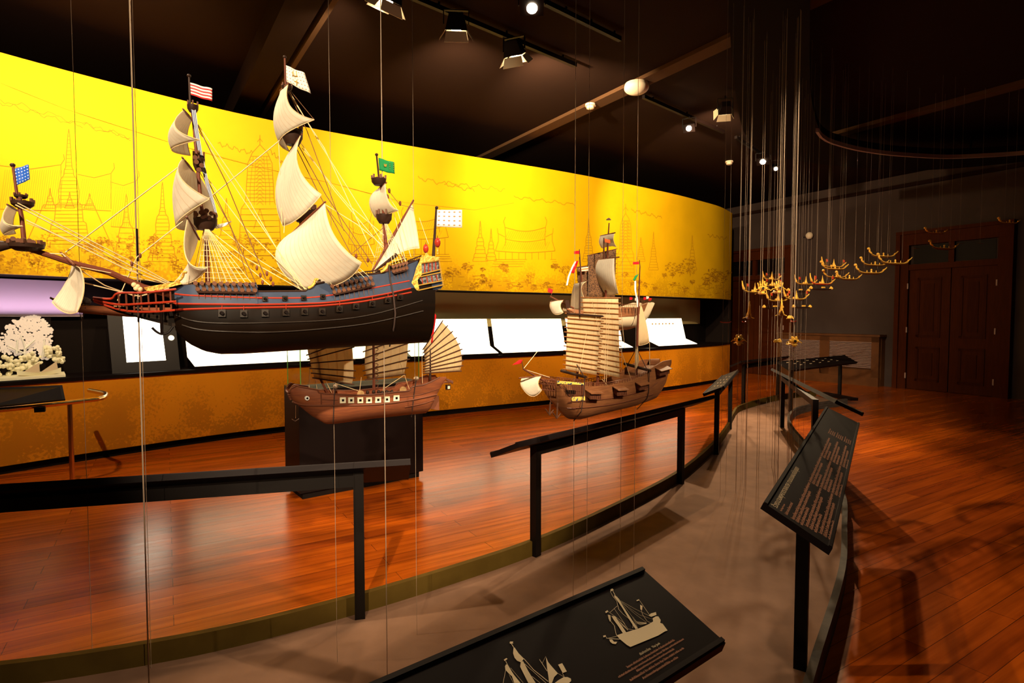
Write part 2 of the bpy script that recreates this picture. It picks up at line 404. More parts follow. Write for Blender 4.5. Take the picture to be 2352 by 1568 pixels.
def hall(x0, x1, yb, ye, yt, mb=None):
    w = x1-x0; i0, i1 = x0+w*.16, x1-w*.16
    def cur(a, b, y, sag): return [(lerp(a, b, t/10), y+sag*math.sin(math.pi*t/10)) for t in range(11)]
    ln(cur(i0, i1, yt, 9), 1.3, mb); ln(cur(i0, i1, (yt+ye)/2, 6), 1.2, mb); ln(cur(x0, x1, ye, 4), 1.4, mb)
    for s, x, xi in ((-1, x0, i0), (1, x1, i1)):
        ln([(xi, yt), (xi-s*2, (yt+ye)/2), (xi, ye-12)], 1.2, mb); ln([(xi, yt), (xi+s*3, yt-14), (xi-s*1, yt-24)], 1.2, mb)
        ln([(xi, yt+22), (lerp(xi, x, .75), yt+14), (lerp(xi, x, .8), yt+2)], 1.1, mb); ln([(lerp(xi, x, .7), yt+15), (lerp(xi, x, .7), ye-22), (x, ye)], 1.2, mb)
    k = 0
    for r0, r1, a, b in ((yt+8, (yt+ye)/2, i0, i1), ((yt+ye)/2+6, ye-3, i0-6, i1+6)):
        for j in range(int((b-a)/5)): ln([(a+5*j, r1), (a+5*j+(r1-r0)*.5, r0)], .6, INK2)
    for j in range(9):
        x = lerp(x0+8, x1-8, j/8); ln([(x, ye+3), (x, yb-16)], 1.1, mb)
    for q in (16, 11, 6, 0): ln([(x0-2-(16-q)*.4, yb-q), (x1+2+(16-q)*.4, yb-q)], 1, mb)
def cloud(x0, y0, x1, y1, amp, n=30, mb=None):
    ln([(lerp(x0, x1, i/n), lerp(y0, y1, i/n)+amp*math.sin(i*.9+x0)+amp*.6*math.sin(i*2.1)) for i in range(n+1)], 1.1, mb)
def tree(cx, cy, r, mb=None, n=34):
    for i in range(n):
        g = random.uniform(0, 6.28); q = r*math.sqrt(random.random()); x, y = cx+q*math.cos(g)*1.25, cy+q*math.sin(g)*.8
        ln([(x-1.7, y), (x-.6, y-1.6), (x+1.0, y-1.1), (x+1.6, y+.7)], 1.1, mb)
    ln([(cx, cy+r*.6), (cx-1, cy+r*1.3)], 1.6, mb)
stupa(158, 560, 296, 100, 30); ln([(60, 560), (100, 470), (215, 470), (262, 575)]); stupa(115, 478, 432, 26, 6); stupa(160, 478, 440, 22, 6); stupa(206, 478, 444, 26, 6)
for x0, x1, ya, yb_ in ((0, 140, 380, 480), (178, 255, 400, 480), (255, 312, 418, 520)):
    for k in range(int((x1-x0)/5)): ln([(x0+5*k, yb_), (x0+5*k+12, ya+10)], .6, INK2)
    ln([(x0, ya), ((x0+x1)/2, ya+8), (x1, ya-2)], 1.4); ln([(x0, yb_), (x1, yb_+4)], 1.4); ln([(x1, ya-2), (x1, yb_)], 1.2); ln([(x1, ya-2), (x1+8, ya-14), (x1+6, ya-26)], 1.4)
stupa(290, 620, 445, 74, 14); stupa(373, 600, 418, 66, 20)
def prang(cx, yb, yt, w, rows=12, mb=None):
    for s in (-1, 1): ln([(cx, yt), (cx+s*w*.28, yt+(yb-yt)*.07), (cx+s*w*.45, yt+(yb-yt)*.16), (cx+s*w*.52, yt+(yb-yt)*.45), (cx+s*w*.55, yt+(yb-yt)*.5), (cx+s*w*.7, yt+(yb-yt)*.55), (cx+s*w*.8, yb)], 1.3, mb)
    for k in range(rows):
        q = .1+.42*k/rows; ww = w*(.36+.16*min(1, (q-.1)*4)); y = yt+(yb-yt)*q
        ln([(cx-ww, y), (cx+ww, y)], 1, mb); ln([(cx-8, y+8), (cx, y), (cx+8, y+8)], 1, mb)
        for j in (-.7, -.4, .4, .7): ln([(cx+ww*j, y), (cx+ww*j, y+8)], .8, mb)
    for k in range(9):
        y = yt+(yb-yt)*(.55+.05*k); ww = w*(.7+.012*k); ln([(cx-ww, y), (cx+ww, y)], 1, mb)
    ln([(cx, yt), (cx, yt-22)], 1.3, mb); ln([(cx-6, yt-6), (cx, yt-14), (cx+6, yt-6)], 1, mb)
    ln([(cx-14, yt+(yb-yt)*.72), (cx, yt+(yb-yt)*.55), (cx+14, yt+(yb-yt)*.72)], 1.2, mb)
prang(597, 600, 332, 62, 13)
stupa(520, 560, 455, 40, 10); hall(905, 1030, 600, 545, 500); hall(800, 860, 600, 560, 505)
hall(1138, 1275, 612, 576, 522); stupa(1103, 600, 507, 34, 10); stupa(1128, 598, 525, 24, 8)
stupa(1352, 600, 500, 28, 16, INK2); prang(1437, 660, 490, 26, 10, INK2); stupa(1472, 600, 545, 20, 10, INK2); stupa(1501, 620, 532, 22, 14, INK2); stupa(1590, 620, 540, 20, 10, INK2)
for a in ((0, 228, 300, 318, 5), (0, 236, 190, 290, 4), (190, 282, 300, 318, 3), (500, 330, 580, 352, 4), (620, 345, 660, 385, 4), (960, 408, 1090, 438, 4), (1020, 420, 1160, 436, 4), (1180, 452, 1320, 470, 3), (1450, 482, 1520, 500, 3), (1625, 540, 1670, 548, 3)): cloud(*a)
ln([(0, 190), (150, 250), (400, 330), (600, 385), (760, 420), (930, 465), (1090, 482), (1180, 466)], .8, INK2)
for i in range(70): tree(random.uniform(-20, 720), random.uniform(545, 622), random.uniform(6, 20), INK, 24)
for i in range(46): tree(random.uniform(1020, 1680), random.uniform(618, 665)+0, random.uniform(4, 9), INK, 18)
for cx, cy, r in ((1075, 612, 12), (1156, 612, 9), (1275, 612, 8), (1040, 625, 16), (1300, 622, 14), (1545, 615, 15), (1580, 608, 16), (1630, 640, 16), (1655, 640, 14), (300, 560, 26), (560, 555, 22), (215, 570, 20), (90, 580, 26)): tree(cx, cy, r, INK, 50)
for i in range(260):
    x = random.uniform(-20, 1675); y = lerp(604, 668, x/1680)+random.uniform(-14, 14); ln([(x, y), (x+random.uniform(4, 16), y+random.uniform(-1.5, 1.5))], 1)
INK.build('temple_line_drawing', K['ink'], mural, smooth=False); INK2.build('faint_line_drawing', K['ink2'], mural, smooth=False)
# ------------------------------------------------------------------ niche exhibits
def wz(px, o, z):
    # point on the wall curve shifted outward by o, in the direction of pixel column px, at height z
    p, t = wall_at(px, 727, o); return V((p.x, p.y, z))
def wn(px, o, z):
    # foot point on the wall face at pixel column px, then straight back into the niche by o
    p, t = wall_at(px, 727, -.004); return V((p.x, p.y, z))+V((-t.y, t.x, 0))*o
def light_table(px0, px1, label, n=6):
    g = (px0+px1)/2; r = thing('light_table', label, 'light table', wz(g, .1, .94), 'glowing book-shaped light tables on the niche counter')
    rows = ((.02, .975), (.31, 1.08), (.43, 1.55)); bmb = MB(); top = MB(); A = []
    for o, z in rows: A.append([wn(lerp(px0, px1, k/n), o, z) for k in range(n+1)])
    for i in range(2):
        for k in range(n):
            q = [A[i][k], A[i][k+1], A[i+1][k+1], A[i+1][k]]
            top.prism([p+V((0, 0, .002)) for p in q], [p+V((0, 0, .010)) for p in q])
            bmb.prism([p-V((0, 0, .03)) for p in q], [p for p in q])
    for k in range(n):
        bmb.prism([A[0][k]-V((0, 0, .035)), A[0][k+1]-V((0, 0, .035)), A[1][k+1]-V((0, 0, .14)), A[1][k]-V((0, 0, .14))], [A[0][k]-V((0, 0, .03)), A[0][k+1]-V((0, 0, .03)), A[1][k+1]-V((0, 0, .03)), A[1][k]-V((0, 0, .03))])
    bmb.build('case', K['black'], r); top.build('lit_page', K['lit'], r, smooth=False); return r
light_table(446, 930, 'long glowing light table on the counter behind the largest ship')
light_table(945, 1146, 'glowing light table on the counter behind the fan-sailed junk')
light_table(1156, 1322, 'glowing light table on the counter just left of the batten-sailed junk')
light_table(1332, 1456, 'glowing light table mostly hidden behind the batten-sailed junk')
r5 = light_table(1516, 1604, 'rightmost glowing book-shaped light table on the niche counter')
mk = MB()
for k in range(7): mk.bar(wn(1532+8*k, .395, 1.44), wn(1535+8*k, .395, 1.44), .002, .03)
mk.build('page_lettering', K['gold'], r5)
# tilted screen
def P3(px, py, o):
    p, t = wall_at(px, py, o); return p
sc = thing('display_screen', 'tilted black framed screen glowing white left of the largest ship hull', 'screen', P3(330, 855, .2))
f0, f1, f2 = wn(258, .16, .96), wn(414, .16, .96), wn(251, .42, 1.60)
fN = (f1-f0).cross(f2-f0).normalized()
if fN.y > 0: fN = -fN
def onf(px, py): d = ray(px, py); return CAM+d*((f0-CAM).dot(fN)/d.dot(fN))
fr = [(246, 722), (402, 728), (414, 850), (258, 858)]
MB().prism([onf(*p)-fN*.03 for p in fr], [onf(*p) for p in fr]).build('frame', K['edge'], sc)
s4 = [(281, 724), (369, 732), (381, 827), (291, 832)]
MB().prism([onf(*p)+fN*.0005 for p in s4], [onf(*p)+fN*.004 for p in s4]).build('lit_screen', K['screen'], sc, smooth=False)
MB().disc(onf(393, 776)+fN*.006, fN, .033, .01, 20).build('round_lamp', mat('round_lamp_glow', (.8, .7, .5), .4, emit=(1, .85, .55), es=2.2), sc)
# lilac projection screen at the far left
ls = MB(); q = [wz(x, .56, 1.60) for x in range(-190, 205, 20)]
ls.add([p for p in q]+[p+V((0, 0, .41)) for p in q], [(i, i+1, len(q)+i+1, len(q)+i) for i in range(len(q)-1)])
tag(ls.build('projection_screen', K['lilac']), 'lilac lit projection screen under the left end of the mural', 'screen')
# tree diorama
dio = thing('tree_diorama', 'pale backlit tree diorama on the counter at far left', 'diorama', wz(60, .3, .94))
MB().prism([wz(-80, .5, .95), wz(117, .5, .95), wz(117, .53, .95), wz(-80, .53, .95)], [wz(-80, .5, 1.59), wz(117, .5, 1.59), wz(117, .53, 1.59), wz(-80, .53, 1.59)]).build('black_backboard', K['black'], dio)
cn = MB(); tk = MB(); bu = MB()
def leafblob(mb, cx, cy, rx, ry, n, o, s, edge=1.0):
    for i in range(n):
        g = random.uniform(0, 6.283); q = math.sqrt(random.random())*edge
        p, t = wall_at(cx+rx*q*math.cos(g), cy+ry*q*math.sin(g), o); r = s*random.uniform(.6, 1.3)*p.y/F
        nr = V((t.y, -t.x, 0)); mb.add([p+t*r*math.cos(a)*random.uniform(.7, 1.2)+V((0, 0, r*math.sin(a)))+nr*(.004*random.random()) for a in (0, 1.05, 2.1, 3.14, 4.2, 5.2)], [(0, 1, 2, 3, 4, 5)])
for cx, cy, rx, ry, n in ((65, 765, 55, 38, 330), (95, 785, 24, 40, 110), (20, 785, 36, 22, 120), (75, 740, 34, 15, 90), (35, 800, 40, 14, 60), (105, 815, 14, 12, 40)): leafblob(cn, cx, cy, rx, ry, n, .48, 3.3)
cn.build('backlit_canopy', K['creamlit'], dio, smooth=False)
for P in ([(57, 830), (57, 795), (48, 770)], [(57, 800), (80, 780)], [(57, 812), (20, 795)], [(98, 820), (102, 780)], [(38, 812), (40, 780)]): tk.tube([P3(x, y, .44) for x, y in P], [.012, .008, .005][:len(P)], 6)
tk.build('trunk', K['white'], dio)
for cx, cy, rx, ry in ((20, 830, 30, 12), (75, 822, 22, 12), (122, 808, 18, 12), (135, 826, 12, 5), (20, 850, 34, 12), (62, 842, 24, 8), (-30, 845, 30, 20)):
    for i in range(26):
        p = P3(cx+rx*random.uniform(-1, 1), cy+ry*random.uniform(-1, 1), random.uniform(.28, .42)); bu.ball(p, .022*random.uniform(.6, 1.3), n=6, m=4)
bu.build('pale_bush', K['leafy'], dio)
MB().prism([wz(-80, .03, .95), wz(146, .03, .95), wz(143, .48, .95), wz(-80, .48, .95)], [wz(-80, .03, .975), wz(146, .03, .975), wz(143, .48, .975), wz(-80, .48, .975)]).build('base', K['leafy'], dio)
bt = thing('model_boat', 'pale two-sailed model boat on the tree diorama base', 'boat', wz(85, .14, .975))
hb = MB(); pts = []
for k in range(13):
    t = k/12*2-1; x = 85+51*t; w_ = .045*(1-t*t)+.004; zt = 1.01+.035*t*t
    a, tt = wall_at(x, 727, .14); nr = V((-tt.y, tt.x, 0)); b_ = V((a.x, a.y, 0))
    pts.append([b_+nr*w_+V((0, 0, zt)), b_+nr*w_*.5+V((0, 0, .975+.02*t*t)), b_-nr*w_*.5+V((0, 0, .975+.02*t*t)), b_-nr*w_+V((0, 0, zt))])
hb.grid(pts); hb.build('hull', K['leafy'], bt)
for (a, b_, c_, d_) in (((40, 862), (90, 832), (92, 858), (60, 864)), ((88, 858), (130, 829), (134, 852), (96, 858))):
    MB().prism([P3(*p, .14) for p in (a, b_, c_, d_)], [P3(*p, .145) for p in (a, b_, c_, d_)]).build('sail', K['cream'], bt)
# handrail with caption board, far left
hr = thing('handrail', 'brass handrail in front of the tree diorama at far left', 'handrail', at_z(167, 1120, 0))
pl_ = [at_z(x, y, .83) for x, y in ((-150, 952), (0, 941), (200, 919), (228, 915), (240, 911), (243, 905), (236, 902), (205, 896))]
MB().tube(catmull(pl_, 4), .021, 10).build('rail', K['brass'], hr)
g0 = at_z(167, 1122, 0); MB().tube([g0, V((g0.x, g0.y, .82))], .02, 8).build('post', K['brass'], hr)
g1 = at_z(92, 940, .80); MB().box(g1, V((.03, .02, 0)), V((-.02, .03, 0)), V((0, 0, .02))).build('bracket', K['black'], hr)
cb_ = thing('caption_board', 'dark caption board above the brass handrail', 'sign', at_z(60, 915, .86))
q = [at_z(-60, 938, .88), at_z(150, 917, .88), at_z(143, 884, 1.0), at_z(-60, 892, 1.0)]; nn = (q[1]-q[0]).cross(q[3]-q[0]).normalized()*.012
MB().prism(q, [p-nn for p in q]).build('board', K['panel'], cb_)
# ------------------------------------------------------------------ the grey platform
plat_px = [((-420, 1600), 0), ]
left = [V((-3.6, 2.0, 0)), V((-2.9, 2.22, 0))]+[at_z(x, y, .12) for x, y in ((0, 1527), (300, 1484), (550, 1436), (818, 1368), (1030, 1306), (1230, 1240), (1400, 1166), (1560, 1083), (1640, 1018), (1674, 975), (1686, 948), (1708, 928), (1794, 906), (1875, 898))]
right = [at_z(x, y, .0) for x, y in ((1942, 930), (1875, 940), (1834, 950), (1813, 964), (1808, 980), (1816, 1000), (1840, 1031))]+[V((3.12, 5.6, 0)), V((2.75, 4.7, 0)), V((2.34, 3.98, 0)), V((1.93, 3.3, 0)), V((1.36, 2.5, 0)), V((.95, 1.95, 0)), V((.45, 1.45, 0)), V((-.4, 1.0, 0)), V((-1.6, .7, 0)), V((-3.4, .6, 0))]
left = [V((p.x, p.y, 0)) for p in left]
LC, RC = catmull(left, 5), catmull(right, 5)
pf = thing('display_platform', 'low curving grey platform under the hanging ships', 'platform', (0, 2, 0))
poly = LC+RC
bm = bmesh.new()
vs = [bm.verts.new(p+V((0, 0, .02))) for p in poly]; f = bm.faces.new(vs); bmesh.ops.triangulate(bm, faces=[f]); 
me = bpy.data.meshes.new('t'); bm.to_mesh(me); bm.free()
m_ = MB(); m_.add([v.co.copy() for v in me.vertices], [tuple(p.vertices) for p in me.polygons]); bpy.data.meshes.remove(me)
m_.build('grey_floor', K['grey'], pf, smooth=False)
def rim(C, out, m):
    mb = MB(); R = []
    for i, p in enumerate(C):
        t = (C[min(len(C)-1, i+1)]-C[max(0, i-1)]).normalized(); nr = V((-t.y, t.x, 0))
        R.append([p+nr*a*.035+V((0, 0, z)) for a, z in ((0, .0), (0, .12), (1, .12), (1, .0))])
    vs = [q for r in R for q in r]; fs = []
    for i in range(len(R)-1):
        for k in range(4): fs.append((i*4+k, i*4+(k+1) % 4, (i+1)*4+(k+1) % 4, (i+1)*4+k))
    fs += [(0, 1, 2, 3), tuple(len(vs)-4+k for k in range(4))]
    mb.add(vs, fs).build('rim', m, pf)
rim(LC, 1, K['olive']); rim(RC, 1, K['rim2'])
e_ = at_z(1940, 915, .1)
MB().bar(at_z(1890, 903, .1), at_z(1962, 917, .1), .16, .05).build('end_board', K['black'], pf)

# ------------------------------------------------------------------ reading panels on posts
def text_on(r, s, org, du, dv, size, m, align='LEFT', name='lettering', sp=1.0):
    cu = bpy.data.curves.new('lettering', 'FONT'); cu.body = s; cu.size = size; cu.align_x = align; cu.space_line = sp
    cu.resolution_u = 2
    to = bpy.data.objects.new('lettering', cu); COL.objects.link(to)
    bpy.context.view_layer.update()
    me = bpy.data.meshes.new_from_object(to.evaluated_get(bpy.context.evaluated_depsgraph_get()))
    bpy.data.objects.remove(to); bpy.data.curves.remove(cu)
    du, dv = du.normalized(), dv.normalized(); nn = du.cross(dv).normalized(); org = V(org)
    mb = MB(); mb.add([org+du*v.co.x+dv*v.co.y+nn*.0008 for v in me.vertices], [tuple(p.vertices) for p in me.polygons]); bpy.data.meshes.remove(me)
    return mb.build(name, m, r, smooth=False)
def reading_panel(label, A, C, wv, posts, rails=True, th=.03, flip=False):
    A, C, wv = V(A), V(C), V(wv); B, E = A+wv, C+wv
    du = (C-A).normalized(); nn = wv.cross(du).normalized()
    if nn.z < 0: nn = -nn
    mid = (A+C)/2; base = V((posts[0][0], posts[0][1], 0)) if posts else V((mid.x, mid.y, 0))
    r = thing('reading_panel', label, 'information panel', base, 'black information panels on posts around the platform')
    MB().prism([A-nn*th, C-nn*th, E-nn*th, B-nn*th], [A, C, E, B]).build('plate', K['panel'], r, smooth=False)
    w1 = wv.normalized()
    eb = MB()
    for p, q in ((A, C), (B, E)):
        s = w1*.010*(1 if p is A else -1); eb.bar(p+s+nn*.003, q+s+nn*.003, .012, .006, nn)
    eb.build('edge_strip', K['edge'], r)
    mb = None
    tops = []
    for p in posts:
        x, y, z0 = p; q = V((x, y, 0)); t = (q-A).dot(V((du.x, du.y, 0)))/du.to_2d().length; c = A+du*t; k = (q-V((c.x, c.y, 0))).dot(V((w1.x, w1.y, 0)))/max(1e-6, w1.to_2d().length)
        k = max(.05, min(wv.length-.03, k)); zt = (c+w1*k).z-th-.004; tops.append(V((x, y, zt-.035)))
        dd = V((du.x, du.y, 0)).normalized(); sd = V((-dd.y, dd.x, 0))
        MB().box(V((x, y, (zt+z0)/2)), dd*.026, sd*.026, V((0, 0, (zt-z0)/2))).build('post', K['post'], r)
    if rails and len(tops) > 1:
        MB().bar(tops[0], tops[1], .05, .06).build('rail', K['post'], r)
    return r, A, du, w1, nn
def pz(px, py, z=.02): g = at_z(px, py, z); return (g.x, g.y, z)
# foreground panel
C1 = at_z(1472, 1302, .84); A1 = at_z(850, 1566, .84); d1 = (C1-A1).normalized(); Lr = at_z(1632, 1498, .735)
w1 = Lr-C1; w1 = (w1-d1*w1.dot(d1))
A1 = C1-d1*2.3
r1, A_, du, wd, nn = reading_panel('wide black panel with cream ship silhouettes, nearest the camera', A1, C1, w1, [(*(C1-d1*.35+w1*.5).to_2d(), 0), (*(C1-d1*1.9+w1*.5).to_2d(), 0)])
def on(px, py, A=A1, du=None, nn=None, e=.0012):
    d = ray(px, py); n = (d1.cross(w1)).normalized(); t = (A1-CAM).dot(n)/d.dot(n); p = CAM+d*t
    if n.z < 0: n = -n
    return p+n*e
def z2(cx, cy): return (1360+cx/9.225, 1330+cy/9.225)
sh = MB()
def spoly(pts, f=None):
    P = [on(*(f(*p) if f else p)) for p in pts]; sh.add(P, [tuple(range(len(P)))])
def sline(pts, w, f=None):
    P = [on(*(f(*p) if f else p)) for p in pts]
    for i in range(len(P)-1):
        s = (P[i+1]-P[i]); n = d1.cross(w1).normalized(); sd = s.cross(n).normalized()*w*.5; sh.quad(P[i]-sd, P[i+1]-sd, P[i+1]+sd, P[i]+sd)
spoly([(515, 1195), (640, 1150), (700, 1135), (980, 1050), (1180, 965), (1290, 900), (1280, 830), (1350, 790), (1400, 790), (1450, 870), (1440, 930), (1490, 945), (1595, 1090), (1540, 1110), (1400, 1195), (810, 1440), (740, 1400), (590, 1280)], z2)
for p in ([(385, 260), (390, 215), (430, 200), (455, 235), (390, 265)], [(465, 345), (520, 370), (580, 440), (620, 520), (720, 680), (850, 880), (970, 1050), (915, 1060), (780, 850), (640, 620), (540, 470), (470, 385)], [(275, 690), (325, 660), (340, 690), (290, 725)], [(330, 755), (385, 770), (395, 880), (375, 905), (345, 840)], [(405, 780), (490, 790), (545, 880), (640, 1010), (720, 1130), (650, 1150), (560, 1010), (450, 860)], [(935, 450), (990, 425), (1000, 450), (945, 470)], [(1015, 545), (1065, 570), (1055, 660), (1020, 640)], [(1200, 770), (1240, 730), (1350, 700), (1360, 760), (1280, 790), (1240, 800)], [(230, 1200), (285, 1190), (290, 1220), (240, 1235)], [(360, 1280), (420, 1280), (460, 1330), (530, 1330), (500, 1380), (430, 1370), (380, 1330)]): spoly(p, z2)
for p, w_ in (([(430, 240), (500, 370)], .0016), ([(385, 265), (440, 370), (520, 470), (560, 640), (650, 740), (790, 850), (865, 900), (860, 1040)], .0012), ([(340, 690), (660, 920), (760, 1060), (880, 1080)], .0009), ([(380, 705), (530, 570)], .0007), ([(460, 620), (690, 950)], .0008), ([(1000, 450), (1220, 770)], .0011), ([(390, 890), (470, 990), (495, 1130), (520, 1200)], .0014), ([(1035, 650), (1070, 760), (1160, 890), (1250, 935)], .0009), ([(300, 1255), (590, 1275)], .0016), ([(290, 1220), (310, 1260), (520, 1215)], .0009), ([(600, 460), (900, 630), (1270, 810)], .0008), ([(600, 470), (850, 800), (960, 1030)], .0006), ([(620, 490), (1000, 760), (1280, 850)], .0006), ([(640, 500), (880, 720), (1150, 920)], .0006), ([(540, 860), (760, 1080)], .0006)): sline(p, w_, z2)
for k in range(8): sline([(860+10*k, 800+20*k), (930+14*k, 900+10*k), (1150, 930+2*k)], .0005, z2)
for k in range(5): sline([(560+15*k, 880+22*k), (700+8*k, 1010+14*k), (760, 1090)], .0005, z2)
def z3(cx, cy): return (1140+cx/11.76, 1460+cy/11.76)
for p in ([(355, 190), (370, 160), (455, 160), (440, 190), (460, 210), (370, 222)], [(460, 340), (490, 320), (600, 480), (740, 620), (700, 680), (660, 720), (560, 680), (490, 600), (450, 480)], [(660, 700), (720, 690), (860, 960), (1060, 1280), (860, 1280), (780, 1120), (640, 840)], [(200, 650), (270, 605), (300, 630), (220, 690)], [(260, 775), (310, 790), (420, 980), (480, 1070), (650, 1280), (480, 1280), (420, 1100), (330, 1020), (240, 920), (230, 830)], [(1335, 570), (1400, 720), (1500, 840), (1660, 1020), (1560, 1120), (1500, 1280), (1420, 1280), (1400, 1080), (1370, 900)], [(1665, 785), (1775, 745), (1830, 840), (1900, 970), (1790, 1010)], [(1680, 1200), (1820, 1120), (1920, 1120), (2010, 1160), (2020, 1220), (1950, 1290), (1560, 1290)]): spoly(p, z3)
for p, w_ in (([(405, 220), (480, 340)], .0016), ([(250, 690), (300, 790)], .0014), ([(740, 620), (1000, 920), (1400, 1240)], .0016), ([(1160, 640), (1370, 960)], .0012), ([(1335, 560), (1240, 740)], .0006), ([(250, 930), (180, 1280)], .0008), ([(380, 870), (720, 1270)], .0007), ([(960, 1100), (1180, 1280)], .0009), ([(1780, 1010), (1840, 1130)], .001), ([(1660, 1020), (1830, 1120)], .0008), ([(340, 1050), (460, 1280)], .0006), ([(760, 760), (1340, 1280)], .0010)): sline(p, w_, z3)
sh.build('ship_silhouette', K['print'], r1, smooth=False)
tdir = d1; tup = -w1.normalized()
def tline(s, px, py, size, m=K['printp']):
    text_on(r1, s, on(px, py, e=.0006)-tup*size*.35, tdir, tup, size, m, 'CENTER')
tline('เรือสำเภาไทย   Thai Junk', 1492, 1490, .0082, K['print'])
for s, x, y, z_ in (('โดยมาก สร้างด้วยไม้สัก ในลักษณะท้องเรือลึก หัวเรือเชิดอย่างเรือกำปั่น', 1496, 1500, .0068), ('หน้าตัดหัวเรือเขียนเป็นรูปตา เสากระโดงและใบเรือแบบจีน มีสามเสา ใช้ลำเลียง และค้าขายกับต่างประเทศ', 1499, 1509, .0064), ('มีเรือขนาดต่างๆตามความเหมาะสมกับการค้าและการเดินเรือ', 1506, 1515, .0064), ('สินค้าที่ส่งออกได้แก่ ข้าว พริกไทย น้ำตาล ดีบุก ไม้ฝาง หนังสัตว์ งาช้าง และรัง', 1511, 1524, .0070), ('สำเภาไทยขนาดใหญ่บรรทุกสินค้าได้ถึง ๑๐ เกวียน', 1517, 1533, .0072)):
    tline(s, x, y, z_)
# right text panel
A2, C2, w2 = V((1.03, 2.30, .84)), V((2.69, 4.85, .83)), V((.17, -.205, -.108))
r2, A_, du2, wd2, nn2 = reading_panel('long black panel of pink lettering standing on the right of the platform', A2, C2, w2, [(1.30, 2.50, .02), (2.42, 4.28, .02)])
tu2 = -w2.normalized()
def t2(s, u, w_, size, m=K['printp']): text_on(r2, s, A2+du2*u+w2.normalized()*w_, du2, tu2, size, m)
t2('ริ้วกระบวนพยุหยาตราชลมารค ตามแบบแผนสมัยอยุธยา', .03, .055, .034, K['print'])
t2('Royal Barge Procession', .03, .075, .011); t2('ในรัชกาลสมเด็จพระนารายณ์', .03, .10, .016)
par = 'ในการเสด็จพระราชดำเนินทางชลมารคแต่โบราณ จัดริ้วกระบวนเรือเป็นสายใหญ่หลายสาย\nมีเรือดั้งนำหน้า เรือพระที่นั่งอยู่กลาง และเรือแซงตามลำดับอยู่สองข้าง\nพร้อมด้วยฝีพายและพนักงานเห่เรือ'
for c_ in range(4):
    u0 = .03+.62*c_
    for k, w_ in enumerate((.13, .185, .24)):
        if c_ == 3: text_on(r2, 'The royal barges were rowed in order\nalong the river with the King\nseated in the golden barge and\nescorted by the fleet of boats', A2+du2*(u0+.12+.0*k)+w2.normalized()*(w_-.02), du2, tu2, .0125, K['printp'])
        else: text_on(r2, par, A2+du2*(u0+.02*k)+w2.normalized()*w_, du2, tu2, .0178, K['printp'])
# other panels
reading_panel('black panel seen from behind at left, with a thick dark rail', (-3.2, 2.27, .85), (-.535, 2.965, .85), (-.045, .18, -.13), [(-.80, 2.93, .02), (-2.75, 2.42, .02)])
reading_panel('long black panel seen from behind on two posts in front of the batten-sailed junk', (.03, 3.40, .84), (1.96, 5.48, .84), (-.17, .155, -.1), [pz(1230, 1275), pz(1563, 1110)])
r4 = reading_panel('black panel with white boat outlines on the far bend beside the orange wall', (2.32, 6.2, .84), (3.25, 8.15, .84), (-.2, .1, -.1), [pz(1645, 1043), pz(1676, 985)])
reading_panel('far black panel seen from behind in front of the shadowed doorway', (3.93, 9.74, .84), (5.35, 10.95, .84), (-.12, .2, -.1), [pz(1707, 930), (5.1, 10.85, 0)])
r6 = reading_panel('far black panel with white boat outlines in front of the louvred cabinet', (4.43, 9.46, .85), (6.5, 11.1, .85), (.1, -.26, -.12), [pz(1816, 945), pz(1928, 915, 0)])
reading_panel('narrow edge-on black panel behind the long panel of pink lettering', (2.95, 5.15, .84), (3.82, 8.35, .84), (.22, -.06, -.11), [(3.0, 5.6, .02), pz(1796, 981)])
def boat_marks(R, n, m):
    r, A, du, wd, nn = R; mb = MB()
    for i in range(n):
        c = A+du*(.25+.12*i+.03*(i % 3))+wd*(.06+.055*(i % 3)); t = du; u = -wd
        mb.add([c+nn*.001+t*x+u*y for x, y in ((-.045, .012), (-.04, -.004), (.04, -.004), (.05, .016), (.03, .004), (-.03, .004))], [(0, 1, 5), (1, 2, 4, 5), (2, 3, 4)])
        mb.quad(c+nn*.001-t*.006, c+nn*.001+t*.006, c+nn*.001+t*.004+u*.022, c+nn*.001-t*.004+u*.022)
    mb.build('boat_outline', K['print'], r, smooth=False)
boat_marks(r6, 15, 0); boat_marks(r4, 11, 0)

# ------------------------------------------------------------------ pedestal with glass case
pb0 = at_z(690, 1150, 0); pb1 = at_z(972, 1095, 0); pd = (pb1-pb0).normalized(); pn = V((-pd.y, pd.x, 0)); PW, PD, PH = (pb1-pb0).length, .42, .96
pc = (pb0+pb1)/2+pn*PD/2
ped = thing('display_pedestal', 'black box pedestal standing on the wood floor behind the junks', 'pedestal', pc)
Z = V((0, 0, 1))
MB().box(pc+Z*(.03+.0), pd*(PW/2-.03), pn*(PD/2-.03), Z*.03).build('plinth', K['blackm'], ped)
MB().box(pc+Z*(.06+(PH-.06)/2), pd*PW/2, pn*PD/2, Z*(PH-.06)/2).build('box', K['black'], ped)
MB().box(pc+Z*(PH+.006)-pd*(PW/2-.06), pd*.06, pn*PD/2, Z*.006).build('top_board', K['olive'], ped)
gc = thing('glass_case', 'clear glass case on top of the black pedestal', 'display case', pc+Z*(PH+.012))
g0 = pc+Z*(PH+.012); GH = .46
for s, ax, o, hl in ((1, pd, pn, PW), (-1, pd, pn, PW), (1, pn, pd, PD), (-1, pn, pd, PD)):
    hh = (PD if o is pn else PW)/2-.025
    MB().box(g0+o*s*hh+Z*GH/2, ax*(hl/2-.03), o*.003, Z*GH/2).build('pane', K['glass'], gc)
for sx in (-1, 1):
    for sy in (-1, 1): MB().box(g0+pd*sx*(PW/2-.026)+pn*sy*(PD/2-.026)+Z*GH/2, pd*.003, pn*.003, Z*GH/2).build('edge', K['green'], gc)
